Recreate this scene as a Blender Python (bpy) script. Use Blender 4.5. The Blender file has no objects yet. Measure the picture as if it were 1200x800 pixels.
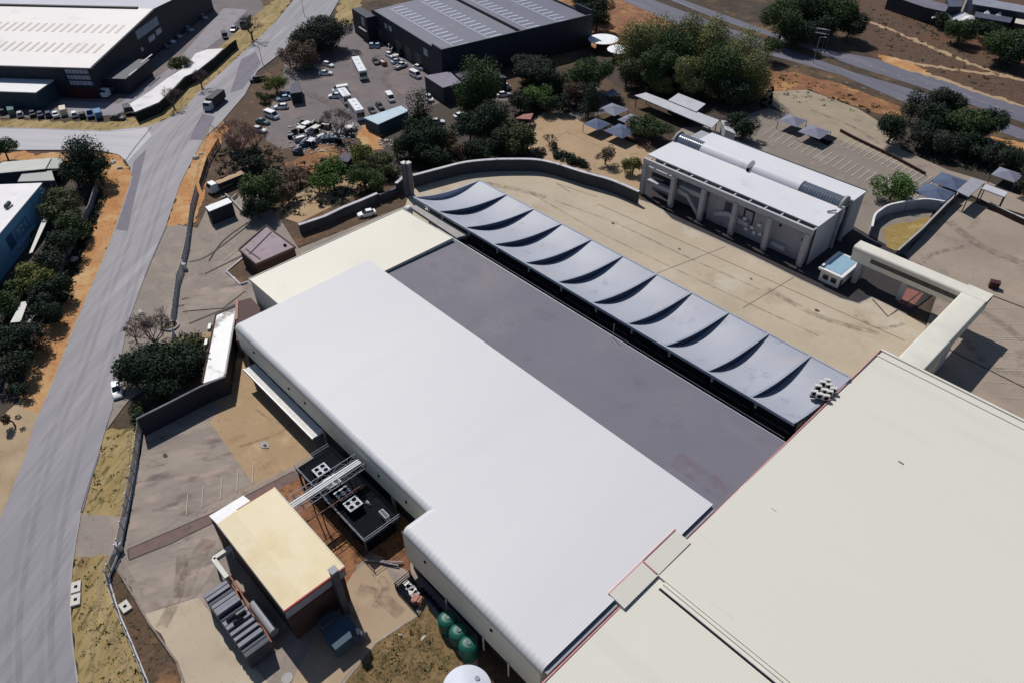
import bpy, math, random
import numpy as np
from mathutils import Vector, Matrix
random.seed(7); rng = np.random.default_rng(7)
S = bpy.context.scene
COL = S.collection
rad = math.radians

# ------------------------------------------------------------------ camera
F = 871.01                      # focal length in pixels for a 1200 px wide picture
CAMH = 90.0
R = np.array([[0.68797748, 0.72567133, -0.00938664],
              [0.47173167, -0.45698242, -0.75407977],
              [-0.5515036, 0.51436192, -0.65671576]])
cd = bpy.data.cameras.new('camera'); cam = bpy.data.objects.new('camera', cd); COL.objects.link(cam)
cam.matrix_world = Matrix(((R[0][0], -R[1][0], -R[2][0], 0), (R[0][1], -R[1][1], -R[2][1], 0),
                           (R[0][2], -R[1][2], -R[2][2], CAMH), (0, 0, 0, 1)))
cd.sensor_width = 36; cd.lens = F / 1200 * 36; cd.clip_start = 0.5; cd.clip_end = 8000
S.camera = cam

# ------------------------------------------------------------------ sky and sun
SUN_EL, SUN_AZ = 50.5, 165.0    # azimuth of the sun, measured from +X
w = bpy.data.worlds.new('World'); S.world = w; w.use_nodes = True
nt = w.node_tree; nt.nodes.clear()
sk = nt.nodes.new('ShaderNodeTexSky'); sk.sky_type = 'NISHITA'; sk.sun_disc = False
sk.sun_elevation = rad(SUN_EL); sk.sun_rotation = rad(90 - SUN_AZ); sk.air_density = 1.0; sk.dust_density = 0.4; sk.ozone_density = 3.0
bg = nt.nodes.new('ShaderNodeBackground'); bg.inputs[1].default_value = 0.068
ow = nt.nodes.new('ShaderNodeOutputWorld')
nt.links.new(sk.outputs[0], bg.inputs[0]); nt.links.new(bg.outputs[0], ow.inputs[0])
sd = bpy.data.lights.new('sun', 'SUN'); sd.energy = 4.4; sd.angle = rad(0.55); sd.color = (1.0, 0.965, 0.91)
so = bpy.data.objects.new('sun', sd); COL.objects.link(so)
d = Vector((math.cos(rad(SUN_EL)) * math.cos(rad(SUN_AZ)), math.cos(rad(SUN_EL)) * math.sin(rad(SUN_AZ)), math.sin(rad(SUN_EL))))
so.rotation_euler = d.to_track_quat('Z', 'Y').to_euler(); so.location = (0, 0, 300)
S.view_settings.view_transform = 'Standard'; S.view_settings.look = 'None'
S.view_settings.exposure = -0.07; S.view_settings.gamma = 1

# ------------------------------------------------------------------ helpers
def P(x, y, z=0.0):
    d = R.T @ np.array([(x - 600) / F, (y - 400) / F, 1.0]); t = (z - CAMH) / d[2]
    return (float(t * d[0]), float(t * d[1]), float(z))

def P2(x, y, z=0.0):
    return P(x, y, z)[:2]

def lin(c):
    return tuple(((v / 255) / 12.92 if v / 255 <= .04045 else ((v / 255 + .055) / 1.055) ** 2.4) for v in c)

_m = {}
def mat(name, c1, c2=None, scale=.5, rough=.85, metal=0.0, bump=0.0, ribs=None, stain=None, stretch=None,
        island=0.0, contrast=.5, spec=.3, fine=None):
    """c1/c2 linear base colours mixed by world-space noise. ribs=(angle_deg, period, strength, bump). stain=(colour, scale, lo, hi)"""
    if name in _m: return _m[name]
    m = bpy.data.materials.new(name); m.use_nodes = True; n = m.node_tree.nodes; l = m.node_tree.links
    b = n['Principled BSDF']; b.inputs['Roughness'].default_value = rough; b.inputs['Metallic'].default_value = metal
    b.inputs['Specular IOR Level'].default_value = spec
    geo = n.new('ShaderNodeNewGeometry'); pos = geo.outputs['Position']
    if stretch:
        mp = n.new('ShaderNodeMapping'); mp.inputs['Rotation'].default_value = (0, 0, -rad(stretch[0]))
        l.new(pos, mp.inputs[0]); mp2 = n.new('ShaderNodeMapping'); mp2.inputs['Scale'].default_value = (1 / stretch[1], 1, 1)
        l.new(mp.outputs[0], mp2.inputs[0]); npos = mp2.outputs[0]
    else: npos = pos
    def noise(sc, det=5, vec=None, rgh=.6):
        t = n.new('ShaderNodeTexNoise'); t.inputs['Scale'].default_value = sc; t.inputs['Detail'].default_value = det
        t.inputs['Roughness'].default_value = rgh; l.new(vec or npos, t.inputs['Vector']); return t.outputs['Fac']
    def ramp(f, lo, hi):
        r = n.new('ShaderNodeMapRange'); r.inputs[1].default_value = lo; r.inputs[2].default_value = hi; l.new(f, r.inputs[0]); return r.outputs[0]
    def mix(f, a, bb, mode='MIX'):
        x = n.new('ShaderNodeMix'); x.data_type = 'RGBA'; x.blend_type = mode
        if isinstance(f, float): x.inputs[0].default_value = f
        else: l.new(f, x.inputs[0])
        for s, v in ((6, a), (7, bb)):
            if isinstance(v, tuple): x.inputs[s].default_value = (*v[:3], 1)
            else: l.new(v, x.inputs[s])
        return x.outputs[2]
    c2 = c2 or tuple(v * .85 for v in c1)
    nf = noise(scale); k = contrast * .25
    col = mix(ramp(nf, .5 - .25 + k * .5, .5 + .25 - k * .5), c1, c2)
    if fine:
        col = mix(ramp(noise(fine[1], 3), fine[2] if len(fine) > 2 else .5, fine[3] if len(fine) > 3 else .75), col, fine[0])
    if stain:
        for s in (stain if isinstance(stain, list) else [stain]):
            col = mix(ramp(noise(s[1], 7, None, .65), s[2], s[3]), col, s[0])
    if island:
        mr = n.new('ShaderNodeMapRange'); mr.inputs[3].default_value = 1 - island; mr.inputs[4].default_value = 1 + island
        l.new(geo.outputs['Random Per Island'], mr.inputs[0])
        vm = n.new('ShaderNodeVectorMath'); vm.operation = 'SCALE'; l.new(col, vm.inputs[0]); l.new(mr.outputs[0], vm.inputs['Scale']); col = vm.outputs[0]
    bh = None
    if ribs:
        mp = n.new('ShaderNodeMapping'); mp.inputs['Rotation'].default_value = (0, 0, -rad(ribs[0])); l.new(pos, mp.inputs[0])
        wv = n.new('ShaderNodeTexWave'); wv.wave_type = 'BANDS'; wv.bands_direction = 'X' if len(ribs) < 5 else ribs[4]; wv.inputs['Scale'].default_value = 0.314 / ribs[1]
        l.new(mp.outputs[0], wv.inputs['Vector'])
        vm = n.new('ShaderNodeVectorMath'); vm.operation = 'SCALE'; l.new(col, vm.inputs[0])
        rr = n.new('ShaderNodeMapRange'); rr.inputs[3].default_value = 1 - ribs[2]; rr.inputs[4].default_value = 1.0
        l.new(wv.outputs['Fac'], rr.inputs[0]); l.new(rr.outputs[0], vm.inputs['Scale']); col = vm.outputs[0]; bh = wv.outputs['Fac']
        if ribs[3] > 0:
            bp = n.new('ShaderNodeBump'); bp.inputs['Strength'].default_value = ribs[3]; bp.inputs['Distance'].default_value = .05
            l.new(bh, bp.inputs['Height']); l.new(bp.outputs[0], b.inputs['Normal'])
    elif bump:
        bp = n.new('ShaderNodeBump'); bp.inputs['Strength'].default_value = bump; bp.inputs['Distance'].default_value = .15
        l.new(noise(scale * 6 if scale < 2 else scale, 6), bp.inputs['Height']); l.new(bp.outputs[0], b.inputs['Normal'])
    l.new(col, b.inputs['Base Color'])
    _m[name] = m; return m

class MB:
    def __init__(s): s.v = []; s.f = []; s.smooth = False
    def add(s, vs, fs):
        o = len(s.v); s.v += [tuple(map(float, v)) for v in vs]; s.f += [tuple(i + o for i in f) for f in fs]; return s
    def box(s, c, d, rz=0, bev=0):
        x, y, z = d[0] / 2, d[1] / 2, d[2] / 2; ca, sa = math.cos(rz), math.sin(rz)
        if bev:
            pts = [(-x + bev, -y), (x - bev, -y), (x, -y + bev), (x, y - bev), (x - bev, y), (-x + bev, y), (-x, y - bev), (-x, -y + bev)]
            vs = [(px, py, -z) for px, py in pts] + [(px, py, z - bev) for px, py in pts] + [(px * (1 - bev / x), py * (1 - bev / y), z) for px, py in pts]
            n = 8; fs = [tuple(range(n))[::-1], tuple(range(2 * n, 3 * n))]
            for k in (0, n): fs += [(k + i, k + (i + 1) % n, k + n + (i + 1) % n, k + n + i) for i in range(n)]
        else:
            vs = [(a * x, b * y, e * z) for e in (-1, 1) for a, b in ((-1, -1), (1, -1), (1, 1), (-1, 1))]
            fs = [(3, 2, 1, 0), (4, 5, 6, 7), (0, 1, 5, 4), (1, 2, 6, 5), (2, 3, 7, 6), (3, 0, 4, 7)]
        return s.add([(c[0] + vx * ca - vy * sa, c[1] + vx * sa + vy * ca, c[2] + vz) for vx, vy, vz in vs], fs)
    def bb(s, x0, x1, y0, y1, z0, z1): return s.box(((x0 + x1) / 2, (y0 + y1) / 2, (z0 + z1) / 2), (abs(x1 - x0), abs(y1 - y0), abs(z1 - z0)))
    def prism(s, pts, z0, z1):
        a = sum(pts[i][0] * pts[(i + 1) % len(pts)][1] - pts[(i + 1) % len(pts)][0] * pts[i][1] for i in range(len(pts)))
        if a < 0: pts = pts[::-1]
        n = len(pts); vs = [(p[0], p[1], z0) for p in pts] + [(p[0], p[1], z1 if not callable(z1) else z1(p[0], p[1])) for p in pts]
        return s.add(vs, [tuple(range(n))[::-1], tuple(range(n, 2 * n))] + [(i, (i + 1) % n, n + (i + 1) % n, n + i) for i in range(n)])
    def sheet(s, pts, z):
        a = sum(pts[i][0] * pts[(i + 1) % len(pts)][1] - pts[(i + 1) % len(pts)][0] * pts[i][1] for i in range(len(pts)))
        if a < 0: pts = pts[::-1]
        return s.add([(p[0], p[1], z) for p in pts], [tuple(range(len(pts)))])
    def tube(s, p0, p1, r0, r1=None, n=8, caps=True):
        r1 = r0 if r1 is None else r1; p0 = Vector(p0); p1 = Vector(p1); d = (p1 - p0).normalized()
        a = d.cross(Vector((0, 0, 1)) if abs(d.z) < .9 else Vector((1, 0, 0))).normalized(); b = d.cross(a)
        vs = [tuple(p + (a * math.cos(t) + b * math.sin(t)) * r) for p, r in ((p0, r0), (p1, r1)) for t in [2 * math.pi * i / n for i in range(n)]]
        fs = [(i, (i + 1) % n, n + (i + 1) % n, n + i) for i in range(n)]
        if caps: fs += [tuple(range(n))[::-1], tuple(range(n, 2 * n))]
        return s.add(vs, fs)
    def lathe(s, c, prof, n=24):
        vs = [(c[0] + r * math.cos(2 * math.pi * i / n), c[1] + r * math.sin(2 * math.pi * i / n), c[2] + z) for r, z in prof for i in range(n)]
        fs = [(k * n + i, k * n + (i + 1) % n, (k + 1) * n + (i + 1) % n, (k + 1) * n + i) for k in range(len(prof) - 1) for i in range(n)]
        fs += [tuple(range(n))[::-1], tuple(range((len(prof) - 1) * n, len(prof) * n))]
        return s.add(vs, fs)
    def wall(s, path, h, t, z0=0):
        n = len(path); L = []; Rr = []
        for i, p in enumerate(path):
            a = Vector(path[max(i - 1, 0)][:2]); b = Vector(path[min(i + 1, n - 1)][:2]); d = (b - a).normalized(); nn = Vector((-d.y, d.x)) * t / 2
            L.append((p[0] + nn.x, p[1] + nn.y)); Rr.append((p[0] - nn.x, p[1] - nn.y))
        vs = []
        for i in range(n):
            for (q, z) in ((L[i], z0), (Rr[i], z0), (Rr[i], z0 + h), (L[i], z0 + h)): vs.append((q[0], q[1], z))
        fs = [(0, 1, 2, 3), tuple((n - 1) * 4 + k for k in (3, 2, 1, 0))]
        for i in range(n - 1):
            for k in range(4): fs.append((i * 4 + k, i * 4 + (k + 1) % 4, (i + 1) * 4 + (k + 1) % 4, (i + 1) * 4 + k)[::-1])
        return s.add(vs, fs)
    def build(s, name, m, parent=None, off=(0, 0, 0), smooth=False):
        me = bpy.data.meshes.new(name); vs = [(v[0] - off[0], v[1] - off[1], v[2] - off[2]) for v in s.v] if off != (0, 0, 0) else s.v
        me.from_pydata(vs, [], s.f); me.update()
        if smooth:
            me.polygons.foreach_set('use_smooth', [True] * len(me.polygons))
            try: me.set_sharp_from_angle(angle=rad(35))
            except Exception: pass
        me.materials.append(m)
        o = bpy.data.objects.new(name, me); COL.objects.link(o)
        if parent is not None: o.parent = parent
        return o

def tag(o, label, cat=None, group=None, kind=None):
    if label: o['label'] = label
    if cat: o['category'] = cat
    if group: o['group'] = group
    if kind: o['kind'] = kind
    return o

def thing(name, label, cat, loc=(0, 0, 0), rz=0, group=None):
    o = bpy.data.objects.new(name, None); COL.objects.link(o); o.location = loc; o.rotation_euler = (0, 0, rz); o.empty_display_size = .3
    return tag(o, label, cat, group)

class World:
    """a thing whose parts are described in world coordinates"""
    def __init__(s, name, label, cat, base, group=None):
        s.o = thing(name, label, cat, (base[0], base[1], 0), 0, group); s.off = (base[0], base[1], 0)
    def part(s, name, mb, m, parent=None, label=None, smooth=False):
        o = mb.build(name, m, parent or s.o, s.off, smooth)
        if label: o['label'] = label
        return o

def single(name, mb, m, label, cat, group=None, smooth=False):
    xs = [v[0] for v in mb.v]; ys = [v[1] for v in mb.v]; zs = [v[2] for v in mb.v]
    off = ((min(xs) + max(xs)) / 2, (min(ys) + max(ys)) / 2, min(zs))
    o = mb.build(name, m, None, off, smooth); o.location = off; return tag(o, label, cat, group)

def copy_tree(o, parent=None):
    c = o.copy(); COL.objects.link(c); c.parent = parent
    for ch in [q for q in KIDS.get(o.name, [])]: copy_tree(ch, c)
    return c
KIDS = {}
def index_kids():
    KIDS.clear()
    for o in bpy.data.objects:
        if o.parent: KIDS.setdefault(o.parent.name, []).append(o)

_z = [0.0]; _rk = [0]
NATURAL = {'scrub_ground', 'field_soil', 'orange_earth', 'rust_earth', 'dry_grass', 'brown_grass', 'brown_soil', 'sandy_court', 'pale_verge', 'yellow_lawn', 'tree_shade_earth'}
def ground(name, px, m, world=None, z=None):
    """one flat ground surface; its outline is surveyed on the ground"""
    _z[0] += 0.004
    pts = world if world else [P2(*p) for p in px]
    if m.name in NATURAL:
        o_ = []
        for i in range(len(pts)):
            a = np.array(pts[i]); b = np.array(pts[(i + 1) % len(pts)]); L = float(np.hypot(*(b - a))); n = max(1, min(60, int(L / 1.1))); nn = np.array([-(b - a)[1], (b - a)[0]]) / max(L, 1e-6)
            for k in range(n):
                t = k / n; am = min(1, 4 * t, 4 * (1 - t) + .3) * (.25 + .0035 * float(np.hypot(*a)))
                o_.append(tuple(a + (b - a) * t + nn * rng.normal(0, .45) * am))
        pts = o_
    o = MB().sheet(pts, _z[0] if z is None else z).build(name, m); o['kind'] = 'structure'; return o

def spline(pts, n=6):
    out = []
    for i in range(len(pts) - 1):
        p0 = pts[max(i - 1, 0)]; p1 = pts[i]; p2 = pts[i + 1]; p3 = pts[min(i + 2, len(pts) - 1)]
        for k in range(n):
            t = k / n
            out.append(tuple(.5 * ((2 * p1[j]) + (-p0[j] + p2[j]) * t + (2 * p0[j] - 5 * p1[j] + 4 * p2[j] - p3[j]) * t * t + (-p0[j] + 3 * p1[j] - 3 * p2[j] + p3[j]) * t ** 3) for j in range(2)))
    out.append(tuple(pts[-1][:2])); return out

def ribbon(name, px, width, m, z=None, smooth=True):
    _rk[0] += 1; z = _z[0] + (.0012, .002, .0028)[_rk[0] % 3] if z is None else z
    path = [P2(*p) for p in px]
    if smooth: path = spline(path, 5)
    L = []; Rr = []
    for i, p in enumerate(path):
        a = Vector(path[max(i - 1, 0)]); b = Vector(path[min(i + 1, len(path) - 1)]); dd = (b - a).normalized(); nn = Vector((-dd.y, dd.x)) * width / 2
        L.append((p[0] + nn.x, p[1] + nn.y, z)); Rr.append((p[0] - nn.x, p[1] - nn.y, z))
    n = len(L); mb = MB().add(L + Rr, [(i, n + i, n + i + 1, i + 1) for i in range(n - 1)])
    o = mb.build(name, m); o['kind'] = 'structure'; return o

# ------------------------------------------------------------------ materials
def ph(r, g, b, k=.86):
    return tuple(min(.85, v * k) for v in lin((r, g, b)))
RD = 127.0   # direction the main road runs in
m_scrub = mat('scrub_ground', ph(92, 76, 62), ph(60, 52, 45), .12, .95, bump=.4, stain=[(ph(125, 98, 68), .05, .5, .68), (ph(45, 48, 38), .35, .55, .7)], fine=(ph(38, 38, 30), 2.2, .5, .7))
m_field = mat('field_soil', ph(106, 80, 64), ph(86, 68, 54), .08, .95, bump=.3, stain=[(ph(112, 74, 52), .04, .52, .66), (ph(52, 50, 40), .5, .55, .68)], fine=(ph(50, 42, 34), 1.2, .48, .7))
m_asph = mat('asphalt', ph(134, 130, 137), ph(112, 109, 118), .35, .62, spec=.5, stretch=(RD, 14), bump=.1, stain=[(ph(104, 101, 110), .5, .56, .72), (ph(150, 147, 154), .32, .58, .74)], fine=(ph(104, 102, 110), 2.5, .5, .8))
m_asph2 = mat('asphalt_patch', ph(124, 118, 130), ph(112, 108, 120), .4, .8, bump=.1, fine=(ph(104, 100, 110), 2.5, .5, .8))
m_asphx = mat('asphalt_side', ph(154, 151, 158), ph(136, 134, 144), .3, .5, spec=.6, stretch=(38, 12), bump=.1, stain=(ph(126, 124, 136), .5, .55, .7))
m_hwy = mat('highway_asphalt', ph(112, 110, 122), ph(100, 99, 112), .3, .8, stretch=(-14, 14), bump=.1, stain=(ph(128, 126, 136), .4, .55, .72))
m_kerb = mat('kerb_stone', ph(172, 164, 160), ph(150, 140, 134), .6, .85)
m_orange = mat('orange_earth', ph(196, 146, 98), ph(176, 122, 76), .18, .95, bump=.35, stain=[(ph(198, 168, 122), .12, .5, .66), (ph(150, 92, 62), .3, .58, .72)], fine=(ph(140, 104, 66), 1.6, .52, .72))
m_orange2 = mat('rust_earth', ph(160, 112, 78), ph(128, 88, 62), .16, .95, bump=.4, stain=[(ph(186, 142, 92), .1, .52, .66), (ph(88, 66, 48), .3, .55, .7)], fine=(ph(84, 64, 46), 1.4, .5, .7))
m_dry = mat('dry_grass', ph(172, 150, 104), ph(140, 120, 78), .3, .95, bump=.4, stretch=(RD, 3), stain=[(ph(184, 162, 118), .2, .52, .68), (ph(118, 92, 62), .4, .56, .7)], fine=(ph(84, 78, 44), 1.3, .53, .7))
m_dry2 = mat('brown_grass', ph(136, 112, 78), ph(108, 90, 58), .5, .95, bump=.5, stain=[(ph(168, 132, 96), .15, .52, .66), (ph(80, 70, 42), .8, .52, .68)], fine=(ph(70, 62, 38), 2.8, .5, .7))
m_brown = mat('brown_soil', ph(104, 82, 66), ph(78, 64, 52), .4, .95, bump=.4, stain=[(ph(150, 110, 78), .2, .54, .7), (ph(70, 66, 40), .6, .54, .7)], fine=(ph(66, 54, 40), 2, .52, .7))
m_tan = mat('tan_concrete', ph(192, 177, 155), ph(178, 163, 142), .08, .88, bump=.08, stain=[(ph(166, 147, 124), .11, .56, .74), (ph(196, 186, 170), .09, .55, .7), (ph(150, 136, 118), .3, .66, .8)], fine=(ph(168, 152, 132), 1.8, .56, .85))
m_tan2 = mat('ochre_concrete', ph(178, 150, 116), ph(162, 136, 106), .15, .9, bump=.1, stain=[(ph(140, 114, 88), .2, .56, .72), (ph(190, 164, 128), .15, .55, .7)], fine=(ph(128, 104, 80), 1.2, .62, .8))
m_pink = mat('pink_paving', ph(151, 140, 130), ph(137, 127, 118), .12, .9, bump=.1, stain=[(ph(166, 148, 138), .16, .52, .68), (ph(116, 100, 96), .3, .58, .74)], fine=(ph(124, 108, 104), 1.5, .55, .8))
m_swirl = mat('swept_paving', ph(160, 149, 138), ph(132, 121, 113), .25, .9, bump=.1, stretch=(60, 2.2), stain=[(ph(172, 152, 142), .35, .5, .66), (ph(114, 98, 96), .5, .55, .7)])
m_taupe = mat('taupe_paving', ph(140, 130, 120), ph(128, 118, 110), .12, .9, bump=.1, stain=[(ph(156, 146, 134), .12, .54, .7), (ph(106, 98, 92), .2, .58, .74)], fine=(ph(118, 108, 100), 1.5, .55, .8))
m_mauve = mat('mauve_paving', ph(164, 149, 134), ph(146, 132, 120), .06, .9, bump=.1, stain=[(ph(172, 152, 136), .08, .52, .7), (ph(118, 104, 98), .14, .58, .76)], fine=(ph(130, 114, 106), 1.2, .58, .85))
m_yard = mat('yard_asphalt', ph(122, 112, 112), ph(110, 102, 104), .15, .9, bump=.1, stain=[(ph(134, 118, 112), .1, .52, .7), (ph(92, 84, 84), .25, .56, .72)])
m_court = mat('sandy_court', ph(178, 152, 122), ph(164, 138, 108), .12, .9, bump=.15, stain=[(ph(150, 124, 98), .2, .56, .74)])
m_line = mat('painted_line', ph(204, 197, 186), ph(180, 172, 160), 2, .8)
m_lineyl = mat('court_line', ph(204, 184, 140), None, 2, .8)
m_joint = mat('concrete_joint', ph(164, 147, 126), ph(140, 124, 106), .3, .9)
m_rail = mat('dark_rail', ph(84, 70, 66), ph(66, 56, 54), 1, .8)
m_white_roof = mat('white_sheet_roof', ph(216, 214, 216), ph(209, 208, 211), .05, .55, spec=.3, ribs=(0, .38, .035, .08), stretch=(90, 9), stain=[(ph(207, 206, 209), .16, .56, .85), (ph(196, 196, 199), .7, .66, .9)])
m_white_bull = mat('white_bullnose', ph(216, 214, 217), ph(202, 203, 206), .3, .5, spec=.35, ribs=(0, .76, .08, .12))
m_cream_roof = mat('cream_sheet_roof', ph(224, 219, 207), ph(220, 216, 203), .03, .6, ribs=(90, .33, .09, .3), stretch=(0, 9), stain=[(ph(211, 207, 194), .2, .58, .85), (ph(202, 197, 184), .8, .68, .9)])
m_cream_annex = mat('cream_annex_roof', ph(232, 226, 210), ph(226, 221, 206), .05, .55, ribs=(0, .4, .05, .2), stain=(ph(216, 210, 196), .1, .6, .8))
m_flash = mat('cream_flashing', ph(226, 222, 208), ph(212, 208, 196), .3, .6)
m_red = mat('red_trim', ph(204, 128, 130), ph(214, 160, 158), .8, .6)
m_redd = mat('plant_red_trim', ph(176, 62, 66), ph(160, 52, 56), .8, .6)
m_dark_roof = mat('grey_sheet_roof', ph(122, 119, 130), ph(114, 113, 124), .06, .7, ribs=(0, .38, .12, .25), stain=[(ph(134, 128, 134), .05, .54, .72), (ph(104, 104, 116), .2, .58, .76)])
m_wave = mat('canopy_steel', ph(178, 180, 190), ph(164, 167, 179), .1, .55, metal=.0, spec=.4, ribs=(90, .5, .07, .2), stain=[(ph(182, 176, 176), .18, .6, .74), (ph(138, 142, 158), .3, .58, .74)])
m_wavedge = mat('canopy_edge_steel', ph(172, 176, 188), ph(150, 156, 170), .5, .5)
m_stepshade = mat('step_shade_navy', (.035, .055, .10), (.025, .042, .08), .5, .35, spec=.3)  # shade on the canopy's step faces painted in as navy
m_navy = mat('navy_cladding', (.020, .026, .045), (.014, .018, .032), .3, .6, ribs=(80, .4, .2, .3))
m_char = mat('charcoal_cladding', (.026, .03, .042), (.018, .021, .032), .2, .6)
m_cwall = mat('cream_cladding', (.74, .71, .60), (.68, .66, .55), .15, .6, ribs=(0, .5, .06, .25), stain=(( .56, .54, .42), .2, .55, .75))
m_cwally = mat('grey_cream_wall', (.60, .58, .53), (.52, .50, .46), .2, .7, ribs=(0, .6, .07, .2))
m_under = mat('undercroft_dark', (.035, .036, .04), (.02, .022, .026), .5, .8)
m_drain = mat('dark_gutter', (.07, .07, .06), None, 1, .7)
m_conc = mat('light_concrete', ph(176, 172, 170), ph(156, 152, 150), .5, .85, stain=(ph(128, 122, 120), .6, .58, .75))
m_concw = mat('office_concrete', (.42, .42, .44), (.36, .36, .385), .3, .8, stain=((.27, .27, .29), .5, .58, .76))
m_offwall = mat('office_plaster', (.34, .34, .37), (.29, .29, .32), .3, .8, stain=((.2, .2, .22), .4, .56, .75))
m_offroof = mat('office_roof_sheet', ph(226, 224, 228), ph(218, 217, 222), .1, .5, ribs=(0, .5, .04, .2), stain=(ph(200, 199, 204), .15, .6, .8))
m_dglass = mat('dark_glass', (.015, .02, .028), (.01, .014, .02), 1, .12, spec=.7)
m_vglass = mat('ribbed_glazing', (.16, .19, .24), (.09, .11, .15), 1.2, .2, spec=.6, ribs=(0, .6, .5, .3))
m_pane = mat('pale_window', (.33, .37, .45), (.25, .3, .38), .8, .25, spec=.6)
m_wallc = mat('precast_wall', (.16, .16, .18), (.11, .11, .13), .6, .9, stain=((.07, .07, .08), .6, .55, .72))
m_retain = mat('retaining_wall', (.06, .066, .08), (.04, .045, .056), .4, .9, stain=((.05, .05, .06), .4, .55, .75))
m_cope = mat('coping_concrete', ph(206, 204, 209), ph(182, 180, 186), .5, .85, stain=(ph(110, 108, 110), .4, .58, .7))
m_brick = mat('dark_brick', (.075, .04, .034), (.05, .028, .026), .8, .9, bump=.2)
m_rbrick = mat('red_brown_roof', (.085, .032, .030), (.06, .024, .024), .4, .7, ribs=(0, .35, .3, .3))
m_yroof = mat('yellow_sheen_roof', ph(230, 216, 186), ph(222, 204, 162), .12, .55, ribs=(0, .4, .04, .2), stain=[(ph(212, 186, 130), .09, .48, .7)])  # yellow cream; broad deeper patches paint in the roof's yellowish sheen
m_white = mat('white_paint', (.72, .72, .72), (.62, .62, .63), 1.2, .5)
m_offwh = mat('off_white_paint', (.60, .59, .55), (.5, .49, .45), 1.2, .6)
m_grey = mat('grey_paint', (.30, .30, .33), (.24, .24, .27), 1.2, .6)
m_dgrey = mat('dark_grey_paint', (.07, .075, .09), (.05, .055, .07), 1.2, .6)
m_black = mat('black_steel', (.009, .011, .016), (.006, .007, .010), 1.5, .9, spec=.05)
m_galv = mat('galvanised_steel', (.40, .41, .44), (.3, .31, .34), 1.4, .45, metal=.3)
m_fan = mat('fan_frame', (.42, .46, .5), (.36, .4, .44), 2, .5)
m_green = mat('green_plastic', (.005, .09, .062), (.004, .07, .05), .8, .45, spec=.4)  # green darkened in place of the warehouse shadow over the tanks
m_blue = mat('blue_cladding', (.13, .30, .45), (.10, .25, .40), .2, .6, stain=((.16, .36, .5), .15, .5, .7))
m_bsign = mat('deep_blue_sign', (.012, .075, .16), (.01, .06, .13), 1, .5)
m_bmark = mat('pale_sign_mark', (.2, .42, .52), None, 1, .5)
m_teal = mat('teal_block', (.05, .09, .12), (.035, .07, .10), .5, .7)
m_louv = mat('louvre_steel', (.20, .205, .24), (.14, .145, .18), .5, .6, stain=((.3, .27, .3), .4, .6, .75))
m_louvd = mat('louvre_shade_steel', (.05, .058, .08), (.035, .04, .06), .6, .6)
m_copper = mat('rusty_pipe', (.34, .15, .10), (.22, .1, .07), 1.5, .6)
m_tent = mat('shade_cloth', ph(132, 134, 150), ph(118, 121, 138), .6, .8)
m_tentb = mat('blue_shade_cloth', ph(92, 104, 130), ph(74, 86, 112), .6, .8)
m_pinkr = mat('pink_felt_roof', ph(166, 148, 154), ph(154, 136, 142), .5, .85, stain=(ph(136, 118, 124), .4, .58, .74))
m_blroof = mat('pale_blue_roof', ph(150, 180, 200), ph(136, 168, 190), .6, .5)
m_cyan = mat('pale_blue_paint', ph(196, 208, 216), ph(164, 190, 206), .5, .6)
m_rubber = mat('tyre_rubber', (.012, .012, .013), None, 2, .8)
m_carglass = mat('car_glass', (.01, .013, .018), None, 2, .1, spec=.7)
m_lamp = mat('headlamp_glass', (.6, .6, .58), None, 2, .2, spec=.6)
m_trunk = mat('bark', (.10, .075, .055), (.065, .05, .038), 2, .95)
m_bare = mat('bare_bark', (.15, .115, .10), (.10, .075, .068), 2, .95)
m_barer = mat('reddish_twigs', (.27, .15, .13), (.19, .10, .095), 2, .95)
m_rock = mat('pale_rock', (.5, .46, .42), (.36, .33, .3), 1.5, .95)
m_wroof = mat('weathered_white_roof', (.80, .79, .78), (.76, .75, .74), .3, .6, stain=((.17, .14, .13), .11, .50, .57))
m_sky = mat('clear_roof_sheet', ph(198, 202, 216), ph(180, 184, 200), 1, .4)
m_skyc = mat('cream_roof_sheet', ph(206, 196, 184), ph(196, 186, 174), 1, .4)
m_load = mat('sandy_load', (.48, .33, .2), (.4, .27, .17), 1.2, .95, bump=.5)
m_ored = mat('rust_orange_load', (.20, .09, .035), (.14, .06, .03), 1.2, .9)
m_dred = mat('dark_red_front', (.06, .012, .014), (.04, .01, .012), 1, .6)

def worn(name, c, scale, lo, hi, stretch=None, amount=1.0):
    """a thin worn layer (old paint, tyre marks, dried spills) with bare gaps"""
    m = mat(name, c, None, 2, .85); n = m.node_tree.nodes; l = m.node_tree.links; b = n['Principled BSDF']; out = n['Material Output']
    tr = n.new('ShaderNodeBsdfTransparent'); mx = n.new('ShaderNodeMixShader'); t = n.new('ShaderNodeTexNoise'); t.inputs['Scale'].default_value = scale; t.inputs['Detail'].default_value = 6; t.inputs['Roughness'].default_value = .7
    g = n.new('ShaderNodeNewGeometry'); src = g.outputs['Position']
    if stretch:
        a = n.new('ShaderNodeMapping'); a.inputs['Rotation'].default_value = (0, 0, -rad(stretch[0])); l.new(src, a.inputs[0]); a2 = n.new('ShaderNodeMapping'); a2.inputs['Scale'].default_value = (1 / stretch[1], 1, 1); l.new(a.outputs[0], a2.inputs[0]); src = a2.outputs[0]
    l.new(src, t.inputs['Vector']); mr = n.new('ShaderNodeMapRange'); mr.inputs[1].default_value = lo; mr.inputs[2].default_value = hi; mr.inputs[4].default_value = amount
    l.new(t.outputs['Fac'], mr.inputs[0]); l.new(mr.outputs[0], mx.inputs[0]); l.new(tr.outputs[0], mx.inputs[1]); l.new(b.outputs[0], mx.inputs[2]); l.new(mx.outputs[0], out.inputs['Surface']); return m
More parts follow.
